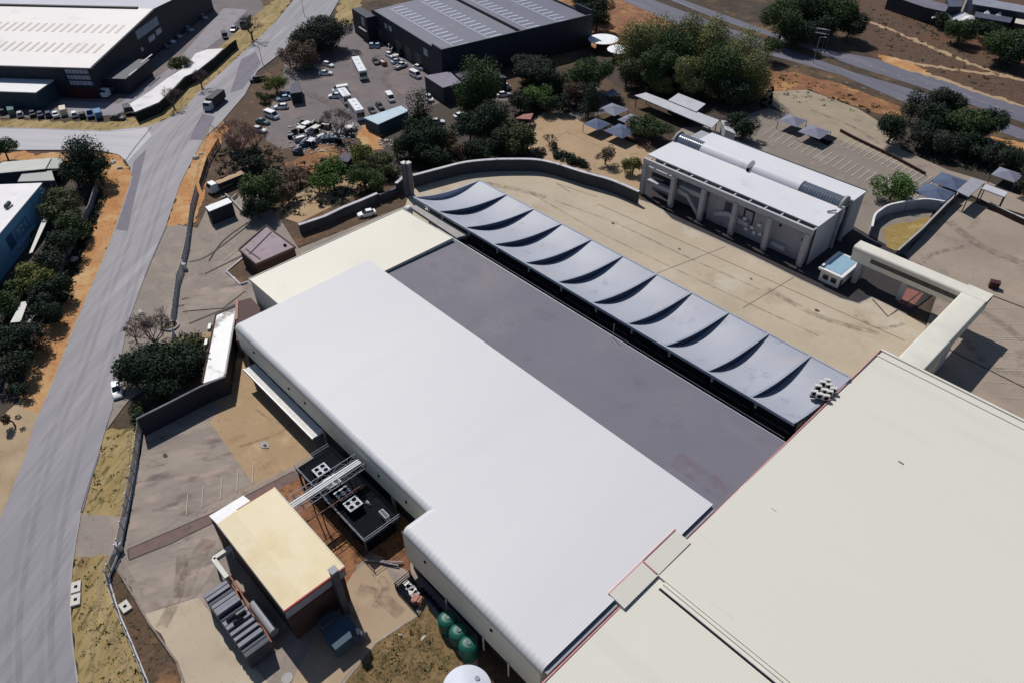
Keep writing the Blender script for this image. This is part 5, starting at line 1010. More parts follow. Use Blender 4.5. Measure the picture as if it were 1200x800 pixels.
for i, (x, y, lab) in enumerate(((1107, 12.5, 'leftmost small white tent roof by the far buildings'), (1117, 9, 'small pale tent roof behind the leftmost one by the far buildings'), (1129, 14, 'flat white tent roof below the white chimney pipe'), (1139, 18, 'brightest flat white tent roof right of the chimney pipe'), (1158, 12, 'left one of two white peaks on the slate roofed building'), (1172, 14, 'right one of two white peaks on the slate roofed building'))):
    tent(x, y, 7, m_white, lab, .4, 6.0 if i > 3 else 4.5, 'white tent roofs at the far buildings')
p0 = P(1132, 14); CP = World('chimney', 'thick white chimney pipe between the far white tent roofs', 'chimney', p0[:2]); CP.part('stack', MB().tube((p0[0], p0[1], 0), (p0[0], p0[1], 13), 1.6, 1.4, 14), m_white, smooth=True); CP.part('rim', MB().tube((p0[0], p0[1], 13), (p0[0], p0[1], 13.4), 1.6, 1.6, 14), m_grey)
# highway sign gantry
gp = P2(962, 61); GS = World('sign_gantry', 'steel lattice sign gantry reaching over the highway beside the big trees', 'gantry', gp)
a0 = P2(962, 62); a1 = P2(926, 66)
a1 = P2(925, 56)
tr = MB()
for z in (6.0, 7.4):
    tr.tube((*a0, z), (*a1, z), .09, n=5); tr.tube((a0[0] + 1.2, a0[1], z), (a1[0] + 1.2, a1[1], z), .09, n=5)
for k in range(12):
    t0 = k / 12; t1 = (k + 1) / 12; L_ = lambda t: (a0[0] + (a1[0] - a0[0]) * t, a0[1] + (a1[1] - a0[1]) * t)
    tr.tube((*L_(t0), 6.0), (*L_(t1), 7.4), .05, n=4); tr.tube((*L_(t0), 7.4), (L_(t0)[0] + 1.2, L_(t0)[1], 6.0), .05, n=4)
GS.part('lattice_beam', tr, m_galv)
for a in (a0, a1):
    for dx in (0, 1.2): GS.part('post', MB().tube((a[0] + dx, a[1], 0), (a[0] + dx, a[1], 7.4), .14, n=8), m_dgrey)
for i, (x, y, lab) in enumerate(((308, 76, 'slim street lamp beside the upper road near the pickup'), (357, 20, 'slim street lamp on the far verge of the upper road'), (953, 74, 'slim street lamp between highway and orange ground'))):
    a = P2(x, y); t = thing('street_lamp', lab, 'street lamp', (*a, 0), 0); MB().tube((0, 0, 0), (0, 0, 8), .11, .07, 8).build('pole', m_galv, t); MB().tube((0, 0, 8), (1.3, .3, 8.3), .06, .05, 6).build('arm', m_galv, t); MB().box((1.6, .35, 8.3), (.8, .3, .14), .2).build('lamp_head', m_grey, t)

# ------------------------------------------------------------------ vehicles
def paint(name, c, r_=.35): return mat('paint_' + name, c, tuple(v * .92 for v in c), 2, r_, spec=.5)
PA = dict(white=paint('white', (.72, .73, .74)), silver=paint('silver', (.42, .44, .47)), black=paint('black', (.012, .013, .016)), navy=paint('navy', (.02, .04, .10)), blue=paint('blue', (.04, .16, .34)), pale=paint('pale_blue', (.38, .5, .58)), teal=paint('teal', (.04, .12, .12)), red=paint('red', (.25, .03, .025)), cream=paint('cream', (.62, .55, .42)), grey=paint('grey', (.12, .13, .15)), sand=paint('sand', (.45, .4, .3)))
def wheels(t, xs, y, r_=.32, w_=.22):
    for x in xs:
        for s_ in (-1, 1):
            q = MB().tube((x, s_ * y - w_ / 2, r_), (x, s_ * y + w_ / 2, r_), r_, n=12).build('wheel', m_rubber, t)
            MB().tube((x, s_ * (y + w_ / 2 - .01) , r_), (x, s_ * (y + w_ / 2 + .015), r_), r_ * .55, n=8).build('rim', m_galv, q)
def loft(sec):
    """sec: list of (x, half-width, z) rings along x; each ring = bottom z0, shoulder z1, top z"""
    mb = MB(); n = 6; vs = []
    for x, wb, wt, z0, zm, zt in sec: vs += [(x, -wb, z0), (x, -wb, zm), (x, -wt, zt), (x, wt, zt), (x, wb, zm), (x, wb, z0)]
    fs = [(i * n + k, i * n + (k + 1) % n, (i + 1) * n + (k + 1) % n, (i + 1) * n + k)[::-1] for i in range(len(sec) - 1) for k in range(n)]
    fs += [tuple(range(n)), tuple((len(sec) - 1) * n + k for k in range(n))[::-1]]; return mb.add(vs, fs)
def car(t, m, kind='saloon'):
    if kind in ('saloon', 'hatch'):
        e_ = -2.15 if kind == 'saloon' else -1.95
        loft([(e_, .72, .62, .32, .62, .82), (e_ + .15, .84, .74, .22, .68, .94 if kind == 'saloon' else 1.0), (-1.2, .87, .76, .2, .72, .98), (.85, .87, .76, .2, .72, .96), (1.9, .82, .68, .22, .62, .78), (2.12, .66, .56, .3, .5, .62)]).build('body', m, t, smooth=True)
        loft([((-1.62 if kind == 'saloon' else -1.85), .72, .66, .9, .93, .97), (-1.1 if kind == 'saloon' else -1.5, .72, .58, .9, 1.0, 1.40), (.15, .72, .58, .9, 1.0, 1.40), (1.0, .70, .64, .88, .9, .94)]).build('cabin_glass', m_carglass, t)
        MB().box((-.55 if kind == 'saloon' else -.7, 0, 1.415), (1.35 if kind == 'saloon' else 1.6, 1.14, .05), 0, .02).build('roof', m, t)
        for s_ in (-1, 1): MB().box((2.06, s_ * .5, .58), (.12, .28, .12)).build('headlight', m_lamp, t)
        wheels(t, (-1.3, 1.35), .76)
    elif kind in ('van', 'minibus'):
        L_ = 4.9
        loft([(-2.4, .86, .80, .3, .9, 1.9), (-2.3, .9, .84, .25, 1.0, 2.0), (1.1, .9, .84, .25, 1.0, 2.0), (1.9, .88, .8, .25, .9, 1.15), (2.4, .8, .7, .3, .7, .9)]).build('body', m, t, smooth=True)
        MB().add([(1.16, -.78, 1.92), (1.16, .78, 1.92), (1.86, .76, 1.22), (1.86, -.76, 1.22), (1.2, -.78, 1.96), (1.2, .78, 1.96), (1.92, .76, 1.24), (1.92, -.76, 1.24)], [(4, 7, 6, 5), (0, 1, 2, 3), (0, 4, 5, 1), (2, 6, 7, 3), (0, 3, 7, 4), (1, 5, 6, 2)]).build('windscreen', m_carglass, t)
        for s_ in (-1, 1): MB().box((-.4, s_ * .885, 1.5), (2.8, .04, .5)).build('side_window', m_carglass, t); MB().box((2.36, s_ * .6, .75), (.12, .3, .16)).build('headlight', m_lamp, t)
        wheels(t, (-1.5, 1.5), .82, .34)
    elif kind == 'pickup':
        loft([(-.2, .88, .80, .35, .8, 1.0), (1.3, .88, .8, .35, .8, 1.02), (2.3, .84, .74, .35, .75, .9), (2.5, .74, .66, .4, .65, .78)]).build('body', m, t, smooth=True)
        loft([(-.3, .76, .7, 1.0, 1.02, 1.06), (-.2, .76, .64, .98, 1.1, 1.62), (.9, .76, .64, .98, 1.1, 1.62), (1.5, .74, .68, .98, 1.0, 1.04)]).build('cabin_glass', m_carglass, t)
        MB().box((.35, 0, 1.64), (1.1, 1.26, .05), 0, .02).build('roof', m, t)
        mb = MB(); mb.box((-1.4, 0, .55), (2.35, 1.7, .1)); mb.box((-1.4, .85, .8), (2.35, .08, .5)); mb.box((-1.4, -.85, .8), (2.35, .08, .5)); mb.box((-2.55, 0, .8), (.08, 1.7, .5)); mb.build('load_bed', m, t)
        for s_ in (-1, 1): MB().box((2.44, s_ * .55, .72), (.12, .3, .14)).build('headlight', m_lamp, t)
        wheels(t, (-1.55, 1.55), .8, .36)
def truck(t, m, L_=9.0, load=None, mbox=None, hh=3.0, ww=2.4):
    cx = L_ / 2 - 1.0
    loft([(cx - 1.0, ww / 2 - .05, ww / 2 - .12, .6, 1.6, 2.6), (cx + .4, ww / 2 - .05, ww / 2 - .12, .6, 1.6, 2.6), (cx + .95, ww / 2 - .1, ww / 2 - .2, .6, 1.5, 1.9), (cx + 1.0, ww / 2 - .12, ww / 2 - .25, .5, 1.0, 1.4)]).build('cab', m, t, smooth=True)
    MB().add([(cx + .42, -.98, 2.5), (cx + .42, .98, 2.5), (cx + .92, .92, 1.9), (cx + .92, -.92, 1.9), (cx + .5, -.98, 2.52), (cx + .5, .98, 2.52), (cx + 1.0, .92, 1.86), (cx + 1.0, -.92, 1.86)], [(4, 7, 6, 5), (0, 1, 2, 3), (0, 4, 5, 1), (2, 6, 7, 3), (0, 3, 7, 4), (1, 5, 6, 2)]).build('windscreen', m_carglass, t)
    MB().box((-.9, 0, .8), (L_ - 1.8, .9, .3)).build('chassis', m_black, t)
    bl = L_ - 2.3; bxm = -L_ / 2 + bl / 2
    if load: 
        mb = MB(); mb.box((bxm, 0, 1.1), (bl, ww, .2)); mb.box((bxm, ww / 2, 1.7), (bl, .08, 1.2)); mb.box((bxm, -ww / 2, 1.7), (bl, .08, 1.2)); mb.box((-L_ / 2, 0, 1.7), (.08, ww, 1.2)); mb.box((-L_ / 2 + bl, 0, 1.7), (.08, ww, 1.2)); b_ = mb.build('tipper_body', mbox or m_dgrey, t)
        ld = MB(); N = 8; vs = [(bxm - bl / 2 * .96 + bl * .96 * i / N, -ww / 2 * .95 + ww * .95 * j / 4, 2.1 + .25 * math.sin(i * 1.7 + j) * (0 if j in (0, 4) else 1)) for i in range(N + 1) for j in range(5)]
        ld.add(vs, [(i * 5 + j, (i + 1) * 5 + j, (i + 1) * 5 + j + 1, i * 5 + j + 1) for i in range(N) for j in range(4)]); ld.build('load', load, b_, smooth=True)
    else: MB().box((bxm, 0, .95 + (hh - .95) / 2), (bl, ww, hh - .95), 0, .04).build('cargo_box', mbox or m, t)
    wheels(t, (-L_ / 2 + 1.2, -L_ / 2 + 2.5, cx), ww / 2 - .25, .48, .3)
def bus(t, m, L_=12, hh=3.1, mtop=None):
    MB().box((0, 0, .4 + (hh - .4) / 2), (L_, 2.5, hh - .4), 0, .12).build('body', m, t)
    for s_ in (-1, 1): MB().box((-.3, s_ * 1.26, 2.1), (L_ - 1.6, .04, .8)).build('side_window', m_carglass, t)
    MB().box((L_ / 2 + .01, 0, 1.9), (.05, 2.2, 1.3)).build('windscreen', m_carglass, t)
    for x in (-3.5, 0, 3.5): MB().box((x * L_ / 12, 0, hh + .06), (1.0, .7, .12)).build('roof_hatch', m, t)
    wheels(t, (-L_ / 2 + 2.2, L_ / 2 - 2.0), 1.08, .48, .28)
def place(name, lab, cat, rear, front, fn, grp=None, z=0):
    a = Vector(P2(*rear)); b = Vector(P2(*front)); c = (a + b) / 2; dd = b - a
    t = thing(name, lab, cat, (c.x, c.y, z), math.atan2(dd.y, dd.x), grp); fn(t); return t
cars = [
 ('white saloon car parked alone on the shaded lane below the straight retaining wall', 'white', 'saloon', (440, 250.5), (420, 255), None),
 ('white car half hidden under the dark evergreen on the road edge', 'white', 'hatch', (137, 448), (140, 470), None),
]
for i, (x, y, k, lab) in enumerate(((238.5, 22, 'silver', 'pale car farthest up the shaded row beside the white roofed factory'), (222, 36.5, 'silver', 'second pale car from the top of the shaded row beside the white roofed factory'), (208.5, 44, 'silver', 'third car from the top of the shaded row beside the white roofed factory'), (200.5, 50, 'white', 'fourth car from the top of the shaded row beside the white roofed factory'), (194, 56, 'grey', 'dull grey car lowest in the shaded row beside the white roofed factory'))):
    cars.append((lab, k, 'saloon', (x - 7, y - 2.5), (x + 7, y + 2.5), 'cars in the shaded row'))
for x, y, k, kd, lab in ((4, 133, 'black', 'hatch', 'black car at the left edge of the kerb row'), (15, 133.5, 'teal', 'van', 'dark teal van near the left of the kerb row'), (24.5, 136, 'silver', 'hatch', 'low silver car right of the teal van in the kerb row'), (39, 135, 'black', 'saloon', 'black car after the gap in the kerb row'), (48, 136, 'navy', 'saloon', 'navy car right of the black one in the kerb row'), (57.5, 136, 'navy', 'hatch', 'second navy car, with a pale bonnet, in the kerb row'), (66, 136, 'white', 'saloon', 'white car in the middle of the kerb row'), (75.5, 133, 'cream', 'van', 'cream van standing tall in the kerb row'), (88, 136, 'white', 'hatch', 'white hatchback right of the cream van'), (97, 137, 'black', 'hatch', 'black hatchback between the white and blue cars of the kerb row'), (106.5, 136, 'blue', 'pickup', 'blue pickup at the right end of the kerb row'), (116.5, 136.5, 'blue', 'van', 'blue van at the very right end of the kerb row')):
    cars.append((lab, k, kd, (x + 1, y + 4.5), (x - 1, y - 4.5), 'vehicles parked in the kerb row'))
cars += [
 ('white pickup parked in the shade against the teal lean-to wall', 'silver', 'pickup', (2, 121), (21, 119), None), ('white saloon in the shade beside the teal lean-to', 'white', 'saloon', (42, 120.5), (60, 120), None),
 ('white van with dark windows below the factory lobby', 'white', 'van', (159, 99), (148, 107), None), ('dark saloon by the left end of the long carport', 'black', 'saloon', (131, 140), (147, 141), None),
 ('black van parked tight against the long carport end, left of two', 'black', 'van', (148, 127), (153, 138), None), ('black van parked tight against the long carport end, right of two', 'grey', 'van', (155, 126), (160, 137), None),
 ('black van at the top of the lane beside the small dark truck', 'black', 'van', (262, 40), (266, 49), None), ('white pickup beside the black van at the top of the lane', 'silver', 'pickup', (279, 31), (271, 41), None),
 ('black pickup parked on the upper road beside the yellow green tree', 'black', 'pickup', (311, 94), (294, 97), None),
 ('teal saloon in the group of three near the round dark trees', 'teal', 'saloon', (371, 82), (355, 79), None), ('white hatchback with dark windows behind the group of three', 'white', 'hatch', (378, 76), (392, 80), None), ('white saloon nearest the camera in the group of three', 'white', 'saloon', (373, 88), (391, 88), None),
 ('pale blue saloon left of the slate cabin', 'pale', 'saloon', (341, 116), (324, 119), None), ('blue hatchback tucked behind the pale blue saloon', 'blue', 'hatch', (346, 113), (334, 111), None), ('white hatchback on its own below the pale blue saloon', 'white', 'hatch', (338, 127), (322, 128), None),
 ('white van in the crowded corner by the reddish tree', 'white', 'van', (311, 135), (327, 141), None), ('pale teal saloon in the crowded corner by the reddish tree', 'teal', 'saloon', (300, 143), (317, 147), None), ('white hatchback lowest in the crowded corner by the reddish tree', 'white', 'hatch', (297, 153), (312, 156), None),
 ('white saloon at the left end of the two white trucks', 'white', 'saloon', (402, 114), (385, 115), None), ('white van standing across the end of the white trucks', 'white', 'van', (406, 107), (393, 109), None),
 ('pale blue hatchback, left of a pair by the dark factory', 'pale', 'hatch', (434, 60), (438, 50), None), ('pale silver hatchback, right of a pair by the dark factory', 'pale', 'hatch', (441, 60), (445, 50), None),
 ('small black car isolated in the lot beside the scrap heap', 'black', 'hatch', (438, 71), (443, 78), None), ('white minibus parked alone near the blue shelter', 'white', 'minibus', (453, 111), (462, 124), None),
 ('white van nearest the dark factory corner', 'white', 'van', (480, 87), (494, 94), None), ('white saloon behind the white van at the factory corner', 'white', 'saloon', (485, 80), (497, 83), None),
 ('black saloon behind the blue shelter, left of two', 'black', 'saloon', (432, 126), (441, 138), None), ('black saloon behind the blue shelter, right of two', 'black', 'hatch', (441, 122), (450, 132), None),
 ('white hatchback below the small brick block', 'white', 'hatch', (499, 113), (508, 122), None), ('white van half hidden behind the tall green tree', 'white', 'van', (582, 107), (598, 104), None), ('white saloon beside the van behind the tall green tree', 'white', 'saloon', (583, 114), (598, 112), None),
 ('white car with scrap beside it near the dark factory wall', 'white', 'hatch', (452, 64), (462, 70), None), ('pale blue car in the jumble by the dark factory wall', 'pale', 'saloon', (458, 76), (474, 72), None), ('white pickup at the right of the jumble by the dark factory wall', 'white', 'pickup', (464, 82), (476, 77), None),
 ('navy saloon partly out of frame behind the left trees', 'navy', 'saloon', (2, 440), (-4, 462), None),
 ('violet grey saloon under the thin white roof, upper of two', 'grey', 'saloon', (47, 262), (40, 272), None), ('violet grey saloon under the thin white roof, lower of two', 'grey', 'saloon', (41, 274), (34, 286), None),
 ('white saloon resting below the brick block near a green patch', 'white', 'saloon', (505, 145), (520, 145), None), ('white saloon by the shadow of the tall green tree', 'white', 'saloon', (532, 140), (548, 135), None)]
cn = {'saloon': 'saloon_car', 'hatch': 'hatchback', 'van': 'van', 'minibus': 'minibus', 'pickup': 'pickup'}
ck_ = {'saloon': 'car', 'hatch': 'car', 'van': 'van', 'minibus': 'minibus', 'pickup': 'pickup'}
for lab, k, kd, a, b, grp in cars: place(cn[kd], lab, ck_[kd], a, b, lambda t: car(t, PA[k], kd), grp)
place('dump_truck', 'dark bodied truck with a white cab driving down the upper road', 'truck', (263, 116), (242, 133), lambda t: truck(t, PA['silver'], 9.2, None, mat('dark_cargo', (.05, .05, .055), (.035, .035, .04), 1, .7), 3.2))
place('tipper_truck', 'white cabbed truck loaded with sandy earth behind the security hut', 'truck', (287, 211), (246, 228), lambda t: truck(t, PA['white'], 9.6, m_load, m_char, 3))
place('flatbed_truck', 'white flatbed truck with a rust orange load below the factory lobby', 'truck', (143, 102), (120, 118), lambda t: truck(t, PA['white'], 8.0, m_ored, m_dgrey, 3))
place('truck', 'small dark truck parked at the top of the lane by the bare tree', 'truck', (294, 24), (283, 38), lambda t: truck(t, PA['grey'], 7.0, None, m_char, 3))
place('coach', 'long white coach parked across the middle of the scrapyard lot', 'coach', (414, 70), (431, 103), lambda t: bus(t, PA['white'], 13))
place('box_truck', 'shorter white box truck with a pinkish top, the upper of two in line', 'truck', (399, 111), (411, 127), lambda t: bus(t, PA['white'], 6.4, 2.9))
place('box_truck', 'longer white box truck, the lower of two in line by the blue shelter', 'truck', (411, 125), (427, 147), lambda t: bus(t, PA['white'], 8.6, 3.4))

# ------------------------------------------------------------------ scrap in the yard
random.seed(11)
def scrap(x, y, kind, lab, s_=1.0):
    p = P2(x, y); t = thing(['scrap_machine', 'scrap_skip', 'scrap_stand'][kind], lab, ['scrap machine', 'skip', 'scrap stand'][kind], (*p, 0), random.uniform(0, 3), 'scrap in the yard')
    m1 = random.choice([m_dgrey, m_black, m_grey, m_galv, m_copper, m_teal]); m2 = random.choice([m_offwh, m_grey, m_galv, m_black, m_white])
    if kind == 0:
        MB().box((0, 0, .6 * s_), (2.2 * s_, 1.3 * s_, 1.2 * s_), 0, .1).build('housing', m1, t); MB().tube((-.6 * s_, 0, 1.2 * s_), (.8 * s_, .1, 1.7 * s_), .35 * s_, n=9).build('drum', m2, t)
        MB().box((.9 * s_, .5 * s_, .9 * s_), (.5 * s_, .5 * s_, 1.8 * s_)).build('mast', m1, t)
    elif kind == 1:
        mb = MB(); mb.box((0, 0, .1), (3.2, 1.6, .2)); mb.box((0, .8, .7), (3.4, .08, 1.2)); mb.box((0, -.8, .7), (3.4, .08, 1.2)); mb.box((1.65, 0, .7), (.08, 1.6, 1.2)); mb.box((-1.65, 0, .7), (.08, 1.6, 1.2)); mb.build('tub', m1, t); MB().box((.2, 0, .9), (2.4, 1.2, .5), .1, .1).build('junk', m2, t)
    else:
        mb = MB()
        for u_ in (-1, 1):
            for v_ in (-.7, .7): mb.tube((u_ * s_, v_ * s_, 0), (u_ * s_, v_ * s_, 1.7 * s_), .08, n=5)
        mb.build('frame', m1, t); MB().box((0, 0, 1.75 * s_), (2.3 * s_, 1.7 * s_, .12)).build('top', m2, t); MB().box((0, 0, .5 * s_), (1.4 * s_, 1.0 * s_, .8 * s_), .3, .1).build('block', m_black, t)
junk = [(354, 149, 0), (360, 151, 2), (368, 149, 0), (354, 156, 2), (363, 158, 0), (371, 156, 2), (342, 163, 0), (352, 165, 1), (358, 172, 0), (366, 171, 2), (376, 163, 1), (392, 163, 0), (400, 158, 0), (408, 157, 2), (412, 160, 0), (415, 153, 0), (349, 181, 0), (345, 159, 0), (381, 150, 1), (372, 168, 0), (398, 168, 2), (458, 61, 0), (464, 70, 2), (449, 76, 1), (470, 66, 0)]
where = ['by the left end of the scrap rows', 'under the bare tree', 'at the right end of the scrap rows', 'against the dark factory wall']
for i, (x, y, k) in enumerate(junk):
    g_ = 3 if y < 80 else (0 if x < 366 else (1 if x < 400 else 2))
    scrap(x, y, k, ['grimy scrap machine with a drum ', 'open metal skip full of junk ', 'rusting scrap stand with a flat top '][k] + where[g_], random.uniform(.8, 1.2))
ht = thing('hooped_trailer', 'green trailer with three white hoops among the scrap', 'trailer', (*P2(386, 165), 0), 1.0)
MB().box((0, 0, .8), (4.2, 2.2, .9)).build('body', m_teal, ht); wheels(ht, (-1, 1), .95, .4)
for k in range(3):
    hp = MB(); pts = [(-1.2 + k * 1.2, 1.05 * math.cos(t), 1.2 + 1.0 * math.sin(t)) for t in [math.pi * j / 8 for j in range(9)]]
    for a, b in zip(pts[:-1], pts[1:]): hp.tube(a, b, .14, n=5)
    hp.build('hoop', m_white, ht)
rb = MB(); 
for i in range(40):
    a = P2(443 + random.uniform(0, 24), 169 + random.uniform(-4, 5)); s_ = random.uniform(.2, .55); rb.box((a[0], a[1], s_ * .4), (s_ * 1.5, s_, s_ * .8), random.uniform(0, 3), s_ * .15)
rb.build('rubble', m_rock); o = bpy.data.objects['rubble']; tag(o, 'heap of pale rubble under the dark tree below the blue shelter', 'rubble', kind='stuff')
rb = MB()
for i in range(260):
    a = P2(338 + random.uniform(0, 80), 146 + random.uniform(0, 34)); s_ = random.uniform(.12, .4); rb.box((a[0], a[1], s_ * .4), (s_ * 2, s_, s_ * .8), random.uniform(0, 3))
o = rb.build('scrap_litter', m_grey); tag(o, 'loose scrap and litter strewn between the scrap machines', 'litter', kind='stuff')

# ------------------------------------------------------------------ trees and shrubs
def leafmat(name, c1, c2):
    return mat('leaves_' + name, c1, c2, .9, .75, island=.3, spec=.15)
LM = dict(dark=leafmat('dark', (.034, .052, .028), (.02, .034, .021)), green=leafmat('green', (.07, .105, .036), (.04, .066, .026)), olive=leafmat('olive', (.12, .13, .055), (.075, .085, .038)),
          yellow=leafmat('yellow', (.20, .20, .06), (.12, .13, .04)), bright=leafmat('bright', (.10, .18, .04), (.06, .11, .03)), gum=leafmat('gum', (.20, .205, .075), (.12, .13, .052)),
          conif=leafmat('conif', (.036, .062, .034), (.02, .036, .022)), brown=leafmat('brown', (.17, .115, .075), (.10, .07, .05)), bluegr=leafmat('bluegrey', (.05, .062, .046), (.03, .04, .031)))
def leaves(lobes, n, size, seed, droop=0.0, upright=1.0):
    """leaf-sized quads scattered through a set of ellipsoid lobes (cx,cy,cz,rx,ry,rz)"""
    g = np.random.default_rng(seed); L = np.array(lobes); wgt = (L[:, 3] * L[:, 4] * L[:, 5]) ** .67; wgt /= wgt.sum()
    k = g.choice(len(L), n, p=wgt); v = g.normal(size=(n, 3)); v /= np.linalg.norm(v, axis=1)[:, None]
    rr = g.uniform(.35, 1.06, n) ** .5; rr *= 1 + g.normal(0, .10, n)
    c = L[k, :3] + v * L[k, 3:6] * rr[:, None]
    if droop: c[:, 2] -= droop * g.uniform(0, 1, n) * (rr > .7)
    a = g.normal(size=(n, 3)) * [1, 1, .6 * upright]; a /= np.linalg.norm(a, axis=1)[:, None]; b = np.cross(a, v + g.normal(0, .5, (n, 3))); b /= np.linalg.norm(b, axis=1)[:, None]
    s = size * g.uniform(.55, 1.35, n)[:, None]; a *= s * .62; b *= s * .36
    vs = np.stack([c - a - b * .4, c - b * 1.0, c + a, c + b * 1.0], 1).reshape(-1, 3); return vs
def leaf_mesh(vs, name, m, parent):
    n = len(vs) // 4; me = bpy.data.meshes.new(name)
    me.vertices.add(n * 4); me.vertices.foreach_set('co', vs.astype(np.float32).ravel()); me.loops.add(n * 4); me.loops.foreach_set('vertex_index', np.arange(n * 4, dtype=np.int32))
    me.polygons.add(n); me.polygons.foreach_set('loop_start', np.arange(0, n * 4, 4, dtype=np.int32)); me.update(calc_edges=True); me.materials.append(m)
    o = bpy.data.objects.new(name, me); COL.objects.link(o); o.parent = parent; return o
def limb(mb, p, d_, L_, r_, depth, g, tips, spread=.6, up=.25, n=5):
    segs = 2; q = Vector(p); dd = Vector(d_).normalized()
    for i in range(segs):
        nd = (dd + Vector(g.normal(0, .12, 3)) + Vector((0, 0, up * .3))).normalized(); e_ = q + nd * (L_ / segs); mb.tube(q, e_, r_ * (1 - .25 * i), r_ * (.75 - .2 * i), n, caps=False); q = e_; dd = nd
    if depth == 0: tips.append(tuple(q)); return
    for j in range(3 if depth > 1 else 2 + int(g.integers(0, 2))):
        a = g.uniform(0, 6.28); side = dd.orthogonal().normalized(); side.rotate(Matrix.Rotation(a, 3, dd)); nd = (dd + side * spread * g.uniform(.6, 1.3) + Vector((0, 0, up))).normalized()
        limb(mb, q, nd, L_ * g.uniform(.6, .82), r_ * .55, depth - 1, g, tips, spread, up, max(3, n - 1))
_ts = [100]
TN = dict(dark='evergreen_tree', green='leafy_tree', olive='leafy_tree', yellow='leafy_tree', bright='leafy_tree', gum='gum_tree', conif='conifer_tree', brown='leafy_tree', bluegr='evergreen_tree')
def tree(px, py, r_, h, kind, lab, shape='round', grp=None, dens=1.0, name=None, cz=None):
    """px,py: where the middle of the crown is; r_ crown radius, h total height"""
    _ts[0] += 1; g = np.random.default_rng(_ts[0]); zc_ = h * (.62 if shape != 'tall' else .55) if cz is None else cz
    p = P2(px, py, zc_); t = thing(name or TN[kind], lab, 'tree' if h > 3 else 'shrub', (*p, 0), 0, grp)
    r_ *= 1.14; dens *= 1.2; rz = (h - h * (.22 if kind != 'gum' else .1)) / 2; lobes = []
    nl = int(6 + r_ * 1.6)
    if shape == 'shrub': rz = h * .5; zc_ = h * .45
    for i in range(nl):
        a = g.uniform(0, 6.28); ra = r_ * math.sqrt(g.uniform(0, 1)) * .68; u_ = g.uniform(-1, 1)
        if shape == 'flat': z = zc_ + u_ * rz * .3; lr = r_ * g.uniform(.28, .42); lz = lr * .55
        elif shape == 'tall': z = zc_ + u_ * rz * .78; ra *= (1 - .45 * abs(u_)) ; lr = r_ * g.uniform(.4, .58); lz = lr * 1.25
        elif shape == 'cone': z = zc_ + u_ * rz * .8; ra *= .5 * (1.1 - u_) ; lr = r_ * g.uniform(.3, .45) * (1.25 - .55 * u_); lz = lr * 1.1
        else:
            z = zc_ + u_ * rz * .62 * math.sqrt(max(.05, 1 - (ra / r_) ** 2)); lr = r_ * g.uniform(.27, .46); lz = lr * g.uniform(.7, .95)
        lobes.append((ra * math.cos(a), ra * math.sin(a), max(z, lz * .6), lr, lr, lz))
    ls = .25 + .022 * r_ if kind != 'gum' else .36
    n = int(min(20000, 205 * r_ * max(r_, rz) * dens * (1.0 if shape != 'flat' else .75)))
    leaf_mesh(leaves(lobes, n, ls, _ts[0], .5 if kind in ('gum', 'olive') else 0), 'crown' if h > 3 else 'foliage', LM[kind], t)
    mb = MB(); th = max(.4, zc_ - rz * .5); r0 = .07 * r_ ** .8 + .05; mb.tube((0, 0, 0), (.05 * r_, .03 * r_, th), r0, r0 * .7, 8)
    for i in range(5 if h > 3 else 3):
        q = lobes[i % nl]; mb.tube((.05 * r_, .03 * r_, th * .9), (q[0], q[1], q[2]), r0 * .5, r0 * .15, 5, caps=False)
    mb.build('trunk' if h > 3 else 'stem', m_trunk, t); return t
def bare(px, py, r_, h, lab, m=None, depth=4):
    _ts[0] += 1; g = np.random.default_rng(_ts[0]); p = P2(px, py, 0); t = thing('bare_tree', lab, 'tree', (*p, 0), 0); m = m or m_bare
    tr = MB(); tr.tube((0, 0, 0), (.1, .05, h * .22), .04 * h + .03, .032 * h, 8); tr.build('trunk', m, t)
    mb = MB(); tips = []
    for i in range(6):
        a = i * 1.05 + g.uniform(-.3, .3); limb(mb, (.1, .05, h * .21), (math.cos(a) * r_ / h * 1.25, math.sin(a) * r_ / h * 1.25, 1), h * .27, .021 * h, depth - 1, g, tips, .62, .18)
    g2 = np.random.default_rng(5)
    for q in tips:
        for j in range(3):
            e_ = Vector(q) + Vector(g2.normal(0, 1, 3)).normalized() * h * .09; mb.tube(q, e_, .03, .015, 3, caps=False)
    mb.build('branches', m, t); return t
T_ = tree
